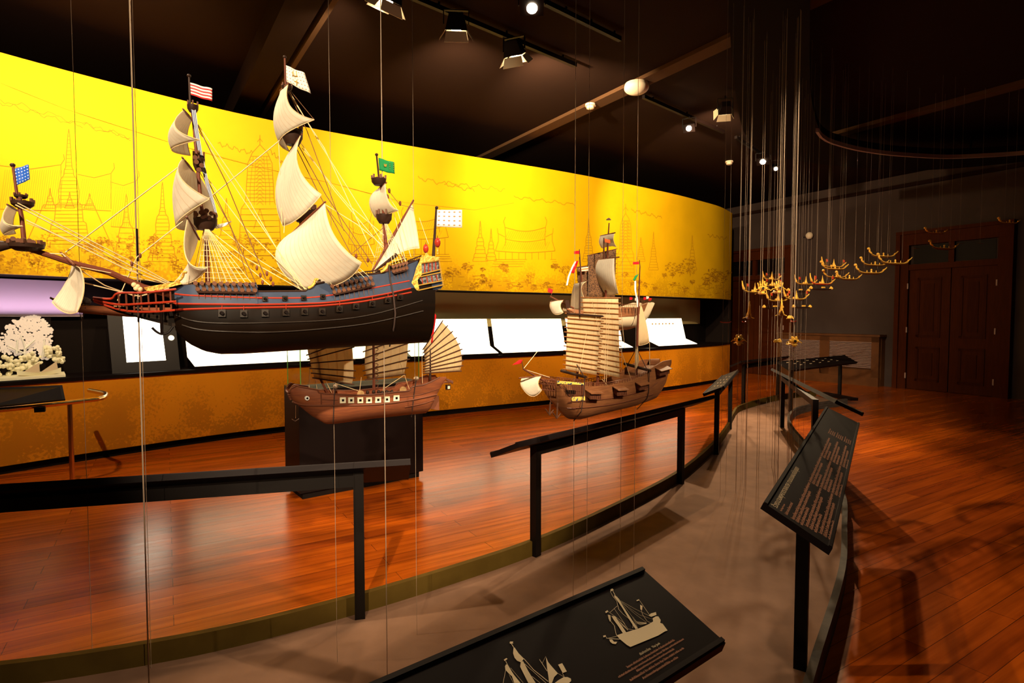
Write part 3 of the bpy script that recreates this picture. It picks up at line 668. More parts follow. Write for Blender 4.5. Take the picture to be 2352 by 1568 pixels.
MB().box(g0+Z*GH, pd*(PW/2-.025), pn*(PD/2-.025), Z*.003).build('lid', K['glass'], gc)
wm = thing('model_rock', 'small white lumpy model piece inside the glass case', 'model', g0+Z*.06)
rk = MB(); rc = g0-pd*.13+Z*.12
for i in range(9): rk.ball(rc+V((random.uniform(-.035, .035), random.uniform(-.03, .03), random.uniform(-.03, .03))), .025, n=7, m=5)
rk.build('white_piece', K['white'], wm); MB().tube([g0-pd*.13+Z*.01, rc], .006).build('stand', K['steel'], wm)
MB().box(g0-pd*.13+Z*.006, pd*.05, pn*.05, Z*.006).build('foot', K['black'], wm)
# ------------------------------------------------------------------ ship tools
class Plane:
    # upright plane along a ship's keel line: P a point on it, d the direction bow -> stern, n the side facing the visitor
    def __init__(s, P, Q):
        s.P = V((P[0], P[1], 0)); s.d = (V((Q[0], Q[1], 0))-s.P).normalized(); s.n = V((s.d.y, -s.d.x, 0))
    def pl(s, px, py, off=0.0):
        r = ray(px, py); q = s.P+s.n*off; return CAM+r*((q-CAM).dot(s.n)/r.dot(s.n))
    def sz(s, px, py, off=0.0):
        p = s.pl(px, py, off); return (p-s.P).dot(s.d), p.z
    def w(s, a, off, z): return V((s.P.x+s.d.x*a+s.n.x*off, s.P.y+s.d.y*a+s.n.y*off, z))
    def L(s, pts): return [s.pl(*p) for p in pts]
PROF = ((0, .05), (.04, .34), (.12, .62), (.25, .85), (.4, .97), (.52, 1.0), (.7, .96), (.85, .90), (1, .86))
class Hull:
    def __init__(s, pn, rail, keel, bp, prof=PROF, bow=0):
        s.pn = pn; s.prof = prof
        k = [pn.sz(x, y) for x, y in keel]; s.bp = bp
        a = [q[0] for q in k]; s.s0, s.s1 = min(a), max(a); s.ks = [q[0] for q in k]; s.kz = [q[1] for q in k]
        r = []
        for x, y in rail:
            o = 0
            for _ in range(5):
                ss, z = pn.sz(x, y, o); o = s.b(ss)*prof[-1][1]
            r.append((ss, z))
        r.sort(); s.rs = [q[0] for q in r]; s.rz = [q[1] for q in r]
    def b(s, a): t = (a-s.s0)/(s.s1-s.s0); return interp([p[0] for p in s.bp], [p[1] for p in s.bp], max(0, min(1, t)))
    def zk(s, a): return interp(s.ks, s.kz, a)
    def zr(s, a): return interp(s.rs, s.rz, a)
    def pf(s, t): return interp([p[0] for p in s.prof], [p[1] for p in s.prof], max(0, min(1, t)))
    def mesh(s, name, m, par, n=64, drop=.012, deckm=None):
        mb = MB(); rows = []; ts = [p[0] for p in s.prof]
        st = [lerp(s.s0, s.s1, i/(n-1)) for i in range(n)]
        bs = [s.b(a) for a in st]
        for _ in range(2): bs = [bs[0]]+[(bs[i-1]+2*bs[i]+bs[i+1])/4 for i in range(1, n-1)]+[bs[-1]]
        for a, b in zip(st, bs):
            zk, zr = s.zk(a), s.zr(a)
            near = [s.pn.w(a, b*p, lerp(zk, zr, t)) for t, p in s.prof]; far = [s.pn.w(a, -b*p, lerp(zk, zr, t)) for t, p in s.prof]
            w_ = s.prof[-1][1]*b; i_ = max(.0005, w_-.006)
            zd = max(zk+.01, zr-drop)
            rows.append(near+[s.pn.w(a, i_, zr), s.pn.w(a, i_, zd), s.pn.w(a, -i_, zd), s.pn.w(a, -i_, zr)]+far[::-1])
        mb.grid(rows); mb.uv = {}
        c = len(rows[0]); mb.f.append(tuple(range(c))); mb.f.append(tuple((n-1)*c+i for i in range(c-1, -1, -1)))
        # close the bottom
        for i in range(n-1): mb.f.append((i*c, (i+1)*c, (i+1)*c+c-1, i*c+c-1))
        return mb.build(name, m, par)
    def pt(s, px, py, side=1, eps=.002):
        o = s.b(s.pn.sz(px, py, 0)[0])
        for _ in range(6):
            a, z = s.pn.sz(px, py, o); zk, zr = s.zk(a), s.zr(a); t = (z-zk)/max(.001, zr-zk); o = s.b(a)*s.pf(t)+eps
        return s.pn.w(a, side*o, z)
    def rail(s, pts, r, name, m, par, n=5):
        for sd in (1, -1):
            P = [s.pt(q.x, q.y, sd, .001) for q in catmull([V((x, y, 0)) for x, y in pts], 6)]
            MB().tube(P, r, n).build(name, K[m], par)
    def line(s, pts, r, mb, both=True, n=5, sub=6, eps=.001):
        P = [(q.x, q.y) for q in catmull([V((x, y, 0)) for x, y in pts], sub)]
        for sd in ((1, -1) if both else (1,)): mb.tube([s.pt(x, y, sd, eps) for x, y in P], r, n)
        return mb
    def skin(s, up, lo, mb, eps=.0025, sub=8, rows=4, side=1):
        # painted band on the hull side between two pixel polylines with the same number of points
        U_, L_ = [], []
        for i in range(len(up)-1):
            for k in range(sub):
                t = k/sub; U_.append((lerp(up[i][0], up[i+1][0], t), lerp(up[i][1], up[i+1][1], t))); L_.append((lerp(lo[i][0], lo[i+1][0], t), lerp(lo[i][1], lo[i+1][1], t)))
        U_.append(up[-1]); L_.append(lo[-1])
        for sd in ((1, -1) if side == 1 else (1,)):
            mb.grid([[s.pt(lerp(u[0], l[0], k/rows), lerp(u[1], l[1], k/rows), sd, eps) for u, l in zip(U_, L_)] for k in range(rows+1)])
        return mb
def coons(pn, c00, c10, c01, c11, near, far, bot, top=None, n=14, puff=0.0):
    # sail patch from pixel+offset corners: u near->far, v top->bottom; edges pass through their mid points
    c = [V(x) for x in (c00, c10, c01, c11)]
    def q(a, b, m):
        m = V(m) if m else (a+b)/2; k = m*2-(a+b)/2
        return lambda t: a*(1-t)**2+k*2*t*(1-t)+b*t*t
    tp, bt, nr, fr = q(c[0], c[1], top), q(c[2], c[3], bot), q(c[0], c[2], near), q(c[1], c[3], far)
    G = []
    for i in range(n+1):
        v = i/n; row = []
        for j in range(n+1):
            u = j/n
            p = tp(u)*(1-v)+bt(u)*v+nr(v)*(1-u)+fr(v)*u-(c[0]*(1-u)*(1-v)+c[1]*u*(1-v)+c[2]*(1-u)*v+c[3]*u*v)
            w_ = pn.pl(p.x, p.y, p.z); w_ = w_-pn.d*puff*16*u*(1-u)*v*(1-v)
            row.append(w_)
        G.append(row)
    return G
def sail(pn, par, *a, m='sail', name='sail', **k):
    G = coons(pn, *a, **k)
    o = MB().grid(G).build(name, K[m], par)
    md = o.modifiers.new('thickness', 'SOLIDIFY'); md.thickness = .0016; md.offset = 0
    e = MB()
    for E in (G[0], G[-1], [r[0] for r in G], [r[-1] for r in G]): e.tube(E, .0016, 5)
    e.build('bolt_rope', K['rope'], o)
    return o, G
def wpx(pn, r, px, py, off=0): return r*(pn.pl(px, py, off)-CAM).dot(FW)/F
def spar(pn, par, pts, rpx, m='spar', name='spar', n=8):
    P = pn.L(pts); rr = rpx if isinstance(rpx, (list, tuple)) else [rpx]*len(P)
    return MB().tube(P, [wpx(pn, r, *p) for r, p in zip(rr, pts)], n).build(name, K[m], par)
def rope(pn, par, pts, rpx=.9, m='rope', name='rope', sag=0):
    P = pn.L(pts)
    if sag:
        Q = []
        for i in range(len(P)-1):
            for k in range(6): t = k/6; Q.append(P[i].lerp(P[i+1], t)-Z*sag*4*t*(1-t))
        P = Q+[P[-1]]
    return MB().tube(P, wpx(pn, rpx, *pts[0]), 4).build(name, K[m], par)
def flag(pn, par, a, b, c, d, m, name='flag', wave=.006, n=10):
    # a top hoist, b top fly, c bottom fly, d bottom hoist
    A, B, C, D = [pn.pl(*p) for p in (a, b, c, d)]
    G = [[A.lerp(B, j/n).lerp(D.lerp(C, j/n), i/6)+pn.n*wave*math.sin(j*.9)*j/n for j in range(n+1)] for i in range(7)]
    o = MB().grid(G).build(name, K[m] if isinstance(m, str) else m, par)
    md = o.modifiers.new('thickness', 'SOLIDIFY'); md.thickness = .001; md.offset = 0
    return o, G
def top_basket(pn, par, px, py, rpx, hpx, off=0, studs=6):
    c = pn.pl(px, py, off); k = (c-CAM).dot(FW)/F; r, hh = rpx*k, hpx*k
    o = MB().lathe(c-Z*hh/2, [(r*.62, 0), (r*.95, hh*.45), (r, hh), (r*.86, hh), (r*.8, hh*.5), (.001, hh*.45)], 14).build('top_platform', K['dk'], par)
    b = MB()
    for i in range(studs):
        g = 6.283*i/studs; q = c+V((math.cos(g), math.sin(g), 0))*r*.92; b.box(q+Z*hh*.72, V((r*.11, 0, 0)), V((0, r*.11, 0)), Z*hh*.3)
    b.build('timber_head', K['block'], o)
    return o
def wire(label, p, z0=.02, z1=ZC, r=.0022, m='steel', group=None):
    o = MB().tube([V((p.x, p.y, z0)), V((p.x, p.y, z1))], r, 6).build('suspension_wire', K[m], None, org=(p.x, p.y, z0))
    return tag(o, label, 'wire', group)

# ------------------------------------------------------------------ the big galleon
G_ = Plane((-.5-.821*.8, 2.2-.571*.8), (-.5, 2.2)); pn = G_
gal = thing('galleon_model', 'largest model ship, dark galleon with blue upper works and cream sails', 'model ship', pn.w(.5, 0, 1.45))
rail = [(396, 655), (412, 654), (590, 650), (592, 669), (703, 668), (724, 652), (818, 632), (882, 626), (933, 606), (968, 594), (985, 590)]
keel = [(390, 700), (396, 740), (404, 760), (418, 775), (434, 789), (469, 806), (505, 813), (559, 812), (700, 803), (981, 786)]
gh = Hull(pn, rail, keel, [(0, .018), (.06, .055), (.16, .09), (.3, .11), (.5, .118), (.8, .105), (1, .075)])
gh.mesh('hull', K['hull'], gal, drop=.02)
red1 = [(402, 675), (448, 679), (590, 684), (700, 684), (760, 678), (820, 668), (880, 657), (940, 645)]
red2 = [(400, 697), (450, 698), (600, 699), (700, 697), (760, 694), (820, 686), (880, 676), (943, 662)]
red3 = [(398, 712), (430, 710), (500, 708), (600, 706), (700, 704), (760, 700), (820, 694), (880, 684), (945, 671)]
bb = MB(); gh.skin([(400, 657), (448, 653), (589, 652), (593, 671), (702, 670), (725, 655), (818, 635), (882, 628), (933, 609), (960, 598)], [(401, 695), (448, 696), (589, 697), (593, 697), (702, 695), (727, 695), (818, 685), (882, 675), (933, 664), (960, 659)], bb); bb.build('blue_upper_works', K['blue'], gal)
rr_ = wpx(pn, 2.2, 700, 690)
for L_ in (red1, red2, red3): gh.rail(L_, rr_, 'red_rail', 'red', gal)
for L_ in ([(405, 724), (440, 736), (500, 742), (620, 741), (760, 735), (860, 721), (970, 690)], [(418, 746), (460, 757), (540, 762), (640, 762), (760, 753), (860, 740), (972, 714)]): gh.rail(L_, wpx(pn, 1.5, 700, 740), 'wale', 'wale', gal)
gh.rail([(398, 655), (589, 650.5)], wpx(pn, 2, 500, 650), 'cap_rail', 'dk', gal); gh.rail([(593, 669), (703, 668)], wpx(pn, 2, 600, 650), 'cap_rail', 'dk', gal); gh.rail([(726, 651), (818, 632), (882, 626), (933, 606), (966, 595)], wpx(pn, 2, 800, 650), 'cap_rail', 'dk', gal)
# open rail with turned posts on the quarter deck
for a, b, n_, hp in (((730, 650), (815, 632), 14, 6), ((820, 631), (880, 625), 10, 5), ((936, 604), (968, 592), 8, 5)):
    for sd in (1, -1):
        pb = MB(); P = [gh.pt(lerp(a[0], b[0], k/n_), lerp(a[1], b[1], k/n_), sd, -.003) for k in range(n_+1)]; hh = Z*wpx(pn, hp, *a)
        for p in P: pb.tube([p, p+hh], .0012, 5)
        pb.tube([p+hh for p in P], .0024, 5)
        pb.build('balustrade', K['dk'], gal)
def gunport(x, y, s, lid):
    a, b, c, d = gh.pt(x-s, y-s), gh.pt(x+s, y-s), gh.pt(x+s, y+s), gh.pt(x-s, y+s); nr = pn.n*.006
    o = MB().prism([a, b, c, d], [p+nr for p in (a, b, c, d)]).build('gun_port', K['wale'], gal)
    c0 = (a+b+c+d)/4+nr; MB().tube([c0-nr*.2, c0+pn.n*.010], [wpx(pn, s*.55, x, y), wpx(pn, s*.42, x, y)], 10).build('gun_muzzle', K['black'], o)
    if lid: MB().tube([(a+b)/2+nr, gh.pt(x+1, y-s-9, 1, .004)], .0012, 5).build('lid_rope', K['red'], o)
for i, (x, y) in enumerate(((509, 719), (559, 720), (608, 719), (656, 717), (699, 715), (739, 715), (779, 709), (817, 703), (854, 697), (890, 689), (918, 682))): gunport(x, y, 8.5-.22*i, i in (0, 1, 3, 6, 8, 9))
for x, y in ((608, 686), (654, 685), (697, 684), (741, 681)): gunport(x, y, 5.8, False)
# deadeyes, channels and shrouds
dead = MB; 
def shrouds(bases, top, name, toff, drops, rp=4.6, rat=10, side=1, lean=(5, 14)):
    T = pn.pl(top[0], top[1], 0)
    ch = MB(); B = [gh.pt(x, y, side, .016) for x, y in bases]
    if side == 1:
        low = [gh.pt(x+lean[0], y+lean[1], side, .014) for x, y in bases]
        ch.tube([p-Z*.008 for p in low], .0045, 6); ch.build('channel', K['dk'], gal)
        for p, q, (x, y) in zip(B, low, bases):
            r = wpx(pn, rp, x, y)
            o = MB().disc(p, pn.n+V((0, 0, .1)), r, r*.8, 12).build('deadeye', K['block'], gal); MB().disc(q, pn.n, r, r*.8, 12).build('lower_deadeye', K['block'], o)
            l = MB()
            for k in (-.45, 0, .45): l.tube([p+pn.d*r*k+pn.n*r*.45, q+pn.d*r*k+pn.n*r*.45], .0006, 4)
            e = gh.pt(x+lean[0]+3, y+lean[1]+drops, 1, .003); l.tube([q, e], .0009, 4); l.build('lanyard', K['tar'], o)
    sh_ = MB()
    tops = [T+side*pn.n*toff+pn.d*(i/len(B)-.5)*.012 for i in range(len(B))]
    for p, t in zip(B, tops): sh_.tube([p, t], .0009, 4)
    for k in range(1, rat):
        f = k/rat; sh_.tube([p.lerp(t, f) for p, t in zip(B, tops)], .0007, 4)
    sh_.build(name, K['rope'], gal)
fb = [(449+14.6*i, 650+.3*i) for i in range(10)]
shrouds(fb, (474, 528), 'shroud_net', .02, 22); shrouds(fb, (474, 528), 'shroud_net', .02, 22, side=-1)
mb_ = [(763+11*i, 657-2.4*i) for i in range(9)]
shrouds(mb_, (694, 506), 'shroud_net', .02, 24, 4.2, 9); shrouds(mb_, (694, 506), 'shroud_net', .02, 24, side=-1)
zb = [(903+7.5*i, 612-2*i) for i in range(5)]
shrouds(zb, (884, 515), 'shroud_net', .012, 20, 3.8, 8, lean=(1, 11)); shrouds(zb, (884, 515), 'shroud_net', .012, 20, side=-1)
# masts
spar(pn, gal, [(478, 665), (473, 530), (462, 470), (455, 395), (446, 300), (439, 240)], [5.5, 5, 4, 4, 3, 2.5], name='fore_mast')
spar(pn, gal, [(437, 250), (434, 175)], [2.6, 2.2], 'dk', 'flag_pole'); 
spar(pn, gal, [(702, 670), (697, 600), (692, 500), (682, 400), (675, 330), (664, 260), (657, 200)], [6, 6, 5.5, 4.5, 4.5, 3.4, 3], name='main_mast')
spar(pn, gal, [(656, 205), (654, 133)], [2.4, 2.2], 'spar', 'flag_pole')
spar(pn, gal, [(888, 626), (884, 520), (876, 430), (870, 405)], [4.2, 4, 3.2, 3], name='mizzen_mast'); spar(pn, gal, [(871, 416), (865, 357)], [2.2, 2], 'dk', 'flag_pole')
spar(pn, gal, [(392, 676), (330, 660), (250, 625), (170, 605), (75, 574), (38, 566)], [8, 7.5, 7, 6.5, 6, 5.5], name='bowsprit')
spar(pn, gal, [(56, 562), (50, 500), (44, 470), (38, 440), (30, 382)], [5, 4.5, 4, 3.2, 2.8], name='sprit_topmast')
for x, y, r in ((434, 174, 4.5), (654, 131, 4.2), (865, 355, 4), (1003, 477, 4.2), (29, 379, 5.5)):
    p = pn.pl(x, y); MB().ball(p, wpx(pn, r, x, y), (1, 1, .85)).build('pole_ball', K['dk'], gal)
b_ = MB(); P = pn.L([(-30, 560), (0, 565), (30, 562), (60, 572)]); b_.tube(P, [wpx(pn, r, 0, 560) for r in (11, 13, 8, 6)], 10); b_.build('bow_figure_beam', K['dk'], gal)
# tops
for a in ((472, 515, 25, 26), (457, 378, 13, 28), (443, 250, 12, 16), (699, 497, 27, 26), (672, 316, 23, 34), (659, 203, 12, 10), (882, 503, 18, 20), (870, 418, 17, 15), (61, 568, 34, 16), (52, 470, 22, 14), (48, 452, 13, 8)): top_basket(pn, gal, *a)
dd = MB()
for x, y in ((450, 492), (462, 488), (474, 484), (486, 490), (466, 498), (480, 500), (451, 372), (463, 380), (457, 390), (448, 362), (30, 548), (42, 552), (54, 550), (68, 553), (76, 556), (690, 480), (705, 478), (718, 476)):
    MB().disc(pn.pl(x, y, .03), pn.n, wpx(pn, 5.2, x, y), .008, 10).build('mast_deadeye', K['block'], gal)
# yards and sails
def yard(a, b, r=3): return spar(pn, gal, [a, ((a[0]+b[0])/2, (a[1]+b[1])/2, (a[2]+b[2])/2), b], [r*.6, r, r*.6], name='yard')
yard((420, 250, .07), (445, 280, -.07), 3); yard((418, 361, .10), (447, 397, -.10), 3); yard((428, 497, .14), (458, 550, -.14), 3.6)
yard((663, 192, .07), (643, 208, -.07), 2.6); yard((693, 308, .10), (665, 349, -.10), 3); yard((748, 463, .205), (669, 537, -.01), 3.4)
yard((888, 419, .06), (869, 434, -.06), 2.4); yard((16, 469, .06), (41, 484, -.06), 3); yard((140, 580, -.1), (170, 608, .1), 4)
spar(pn, gal, [(854, 624, .0), (905, 538, .02), (950, 459, .04)], [2.2, 3.4, 2.2], name='lateen_yard')
spar(pn, gal, [(861, 622, .03), (912, 584, .08)], [2, 4.5], 'dk', 'cannon_spar')
sail(pn, gal, (423, 253, .06), (441, 275, -.06), (458, 321, .08), (437, 357, -.08), (403, 292, .07), (430, 312, -.07), (395, 342, 0), name='fore_topgallant_sail')
sail(pn, gal, (421, 364, .09), (444, 394, -.09), (481, 457, .11), (500, 522, -.11), (415, 408, .10), (478, 440, -.10), (404, 520, 0), name='fore_topsail')
sail(pn, gal, (431, 502, .12), (455, 545, -.12), (476, 615, .14), (398, 651, -.12), (428, 592, .13), (436, 600, -.12), (440, 648, .03), name='fore_course_sail')
sail(pn, gal, (661, 195, .06), (646, 205, -.06), (722, 275, .09), (664, 347, -.09), (668, 246, .07), (640, 275, -.07), (646, 316, 0), name='main_topgallant_sail')
sail(pn, gal, (690, 312, .09), (668, 345, -.04), (738, 447, .15), (650, 519, -.02), (686, 385, .12), (634, 430, -.02), (691, 497, .08), name='main_topsail')
sail(pn, gal, (746, 467, .20), (673, 533, .0), (830, 603, .23), (697, 668, .03), (770, 545, .22), (634, 593, .02), (786, 648, .14), name='main_course_sail')
sail(pn, gal, (885, 422, .05), (872, 432, -.05), (915, 483, .08), (862, 500, -.08), (893, 463, .06), (849, 460, -.07), (886, 493, 0), name='mizzen_topsail')
sail(pn, gal, (946, 470, .04), (859, 622, .0), (963, 570, .06), (862, 625, .01), (955, 515, .05), (858, 624, 0), (914, 583, .02), name='lateen_sail')
sail(pn, gal, (19, 471, .05), (38, 482, -.05), (52, 519, .07), (36, 536, -.07), (9, 508, .06), (30, 512, -.06), (10, 538, 0), name='sprit_topsail')
sail(pn, gal, (183, 615, .09), (166, 607, -.08), (177, 717, .10), (120, 694, -.10), (193, 662, .10), (152, 648, -.10), (148, 717, 0), name='sprit_sail')
# rigging
for pts, r, mm in (([(150, 580), (408, 385)], 1.3, 'rope'), ([(270, 690), (315, 590), (420, 508)], 1.2, 'rope'), ([(398, 655), (300, 610), (35, 470)], 1.5, 'rope'), ([(398, 657), (290, 618), (60, 505)], 1.6, 'rope'), ([(396, 652), (305, 602), (40, 466)], 1.2, 'rope'), ([(330, 633), (200, 566), (62, 512)], .9, 'rope'), ([(400, 655), (185, 613)], 1.1, 'rope'), ([(310, 680), (240, 655), (180, 617)], 1.3, 'rope'), ([(395, 660), (320, 680), (188, 648)], 1.6, 'rope'), ([(72, 580), (145, 583)], 1.3, 'rope'), ([(143, 582), (180, 618)], 1.2, 'rope'),
    ([(648, 318), (415, 508)], 1.1, 'rope'), ([(440, 265), (560, 440), (690, 665)], .9, 'rope'), ([(441, 262), (520, 420), (610, 640)], 1.1, 'tar'), ([(443, 280), (560, 460), (700, 664)], .9, 'rope'), ([(458, 385), (560, 520), (702, 664)], 1, 'rope'), ([(455, 370), (520, 500), (592, 660)], 1.1, 'tar'), ([(470, 520), (560, 590), (690, 664)], 1, 'rope'), ([(475, 500), (600, 600), (705, 664)], .8, 'rope'),
    ([(456, 390), (530, 520), (570, 640)], .8, 'tar'), ([(658, 205), (745, 340), (860, 590)], 1, 'rope'), ([(660, 200), (722, 275)], .8, 'tar'), ([(660, 205), (705, 300), (790, 530)], 1, 'tar'), ([(662, 205), (735, 330), (880, 560)], .9, 'rope'), ([(678, 320), (750, 450), (855, 606)], 1.1, 'tar'), ([(685, 320), (770, 440), (880, 570)], .9, 'rope'), ([(676, 330), (730, 440), (812, 594)], 1.1, 'tar'), ([(694, 340), (800, 470), (882, 540)], .8, 'rope'), ([(748, 470), (820, 515), (882, 566)], .9, 'rope'), ([(748, 475), (800, 540), (845, 612)], .9, 'tar'), ([(805, 585), (850, 548), (884, 520)], .9, 'tar'),
    ([(640, 322), (648, 515)], .7, 'rope'), ([(667, 345), (652, 535)], .7, 'rope'), ([(870, 410), (918, 470), (950, 478)], .8, 'tar'), ([(875, 425), (912, 480), (944, 590)], .8, 'rope'), ([(872, 430), (905, 490), (932, 600)], .7, 'rope'), ([(884, 510), (912, 560), (926, 600)], .8, 'tar'), ([(963, 500), (984, 560)], .6, 'rope'), ([(474, 530), (530, 580), (620, 655)], .8, 'rope')):
    pts = [(p[0], p[1], .02+.04*((i*7) % 3-1)) for i, p in enumerate(pts)]
    rope(pn, gal, pts, r, mm)
bk = MB()
for x, y in ((598, 632), (603, 648), (613, 628), (622, 640), (627, 652), (590, 615), (845, 597), (818, 588), (926, 592), (919, 467), (890, 452), (894, 438), (853, 640), (863, 638), (303, 606), (322, 587)):
    MB().ball(pn.pl(x, y, .05), wpx(pn, 4.2, x, y), (.75, .75, 1.4), 8, 6).build('rigging_block', K['spar'], gal)
# beakhead
def sprism(pts, o0, o1, name, m, par=gal, p_=None):
    q = p_ or pn
    return MB().prism([q.pl(x, y, o0) for x, y in pts], [q.pl(x, y, o1) for x, y in pts]).build(name, K[m], par)
sprism([(208, 690), (214, 682), (250, 692), (330, 712), (400, 716), (412, 745), (396, 750), (330, 733), (270, 717)], -.012, .012, 'beak_knee', 'wale')
for sd in (1, -1):
    for P in ([(214, 683, .012), (255, 686, .03), (272, 673, .045), (330, 672, .06), (405, 664, .075)], [(214, 688, .014), (270, 699, .035), (330, 697, .055), (405, 692, .08)], [(216, 692, .014), (280, 712, .03), (340, 716, .05), (402, 712, .07)]):
        MB().tube(catmull(pn.L([(x, y, sd*o) for x, y, o in P]), 4), wpx(pn, 2.6, 300, 690), 6).build('beak_rail', K['red'], gal)
    for k in range(8):
        x = 272+17*k; MB().tube(pn.L([(x, 673-.08*(x-272), sd*(.045+.0002*(x-272))), (x+3, 712+.03*(x-272), sd*(.03+.0003*(x-272)))]), wpx(pn, 1.9, 300, 690), 6).build('beak_post', K['spar'], gal)
b_ = MB()
for k in range(14): b_.bar(pn.pl(265+10*k, 703-.5*k, -.035-.002*k), pn.pl(265+10*k, 703-.5*k, .035+.002*k), .008, .004)
b_.build('beak_grating', K['deck'], gal)
sprism([(330, 660), (412, 645), (418, 652), (340, 672)], .03, .05, 'carved_bracket', 'gold')
# anchor at the bow
P = catmull(pn.L([(349, 752, .05), (360, 762, .05), (372, 767, .05), (386, 763, .05), (397, 750, .05)]), 4); a_ = MB().tube(P, wpx(pn, 2.6, 370, 760), 6); a_.tube(pn.L([(372, 766, .05), (370, 700, .06)]), wpx(pn, 3.4, 370, 760), 6); a_.build('anchor', K['black'], gal)
# carved scrolls where the decks step
for x, y in ((722, 655), (888, 618), (420, 640)):
    P = [gh.pt(x-14, y+9, 1, .006)+Z*.004, gh.pt(x-6, y+8, 1, .008)+Z*.008, gh.pt(x, y+3, 1, .008)+Z*.012, gh.pt(x+3, y+3, 1, .008)+Z*.024, gh.pt(x+9, y+2, 1, .008)+Z*.022]; MB().tube(catmull(P, 4), wpx(pn, 3, x, y), 7).build('gilded_scroll', K['gold'], gal)
# stern castle and quarter gallery
sprism([(955, 668), (957, 620), (965, 597), (1006, 592), (1012, 620), (1018, 655), (1012, 664)], -.075, .075, 'stern_castle', 'blue')
sprism([(969, 586), (977, 588), (980, 579), (986, 587), (1010, 590), (1008, 597), (968, 604), (969, 630), (959, 643), (963, 664), (958, 667), (944, 652), (948, 642), (952, 630), (956, 615), (963, 600)], .076, .09, 'gilded_carving', 'gold')
for P in ([(967, 607), (1009, 600), (1010, 617), (967, 628)], [(957, 640), (1013, 628), (1016, 642), (960, 654)]):
    a, b, c, d = P; o = sprism(P, .076, .081, 'gallery_window', 'pane')
    f_ = MB()
    for k in range(6): t = k/5; f_.tube(pn.L([(lerp(a[0], b[0], t), lerp(a[1], b[1], t), .083), (lerp(d[0], c[0], t), lerp(d[1], c[1], t), .083)]), wpx(pn, 1.2, 990, 620), 5)
    f_.build('window_bar', K['red'], o)
for a, b in (((966, 605), (1010, 598)), ((966, 630), (1014, 618)), ((957, 637), (1015, 625)), ((958, 656), (1018, 644)), ((960, 667), (1018, 654)), ((1008, 596), (1018, 655))): MB().tube(pn.L([(*a, .085), (*b, .085)]), wpx(pn, 1.5, 990, 620), 6).build('gilded_moulding', K['goldb'], gal)
sprism([(958, 668), (1016, 656), (1003, 668), (980, 676), (965, 676)], -.07, .07, 'counter_timber', 'dk')
sprism([(965, 672), (981, 670), (982, 787), (972, 787)], -.02, .02, 'sternpost', 'hull'); sprism([(984, 680), (993, 672), (985, 786), (976, 787)], -.008, .008, 'rudder', 'dk')
for x, y, r in ((978, 571, 7.6), (1005, 557, 8.2)):
    c = pn.pl(x, y, .05); rr = wpx(pn, r, x, y); o = MB().ball(c, rr, (.82, .82, 1.35), 14, 9).build('stern_lantern', K['lantern'], gal); MB().tube([c+Z*rr*1.2, c+Z*rr*2.0], [.002, .0005], 6).build('lantern_spike', K['dk'], o); MB().tube([c-Z*rr*1.2, c-Z*rr*3.2], .003, 6).build('lantern_bracket', K['gold'], o)
spar(pn, gal, [(995, 596, 0), (1002, 480, 0)], [4, 2.2], 'dk', 'ensign_staff')
flag(pn, gal, (1003, 482, 0), (1061, 482, .02), (1061, 523, .02), (1001, 520, 0), 'fdots', wave=.003)
flag(pn, gal, (435, 189, 0), (487, 204, .02), (487, 233, .02), (436, 217, 0), 'fstripe')
o, G = flag(pn, gal, (655, 149, 0), (699, 168, .02), (714, 216, .02), (657, 187, 0), 'fdots2')
c = sum((r[5] for r in G), V())/7; e_ = MB()
for a, b in (((-.012, .010), (-.012, .022)), ((0, .008), (0, .026)), ((.012, .010), (.012, .022)), ((-.014, .008), (.014, .006)), ((0, -.004), (0, -.022)), ((-.008, -.010), (.008, -.014))): e_.tube([c+pn.d*a[0]+Z*a[1]+pn.n*.002, c+pn.d*b[0]+Z*b[1]+pn.n*.002], .0014, 5)
e_.build('crown_emblem', K['gold'], o)
o, G = flag(pn, gal, (869, 362, 0), (905, 373, .02), (906, 400, .02), (871, 391, 0), 'flaggreen')
c = G[3][4]; e_ = MB()
for a in (-.005, 0, .005): e_.tube([c+pn.d*a*.5-Z*.004+pn.n*.004, c+pn.d*a+Z*.006+pn.n*.004], .0014, 5)
for i in range(2):
    for k in range(4): q = G[1+k][7+i*2] if k < 5 else G[4][8]; e_.ball(q+pn.n*.003, .0016, n=5, m=3)
e_.build('gold_emblem', K['goldb'], o)
flag(pn, gal, (32, 388, 0), (66, 378, .02), (69, 412, .02), (37, 426, 0), 'fblue', wave=.004)
MB().grid([[pn.pl(lerp(a[0], b[0], t), lerp(a[1], b[1], t), .012) for t in (0, .5, 1)] for a, b in (((438, 246), (449, 246)), ((446, 300), (456, 300)), ((457, 360), (466, 358)), ((471, 420), (479, 416)), ((486, 465), (492, 462)), ((497, 500), (501, 498)))]).build('pennant', K['pennant'], gal)
fl_, _ = flag(pn, gal, (495, 517, -.1), (532, 508, -.12), (520, 518, -.12), (496, 526, -.1), 'fw', name='sail_corner')
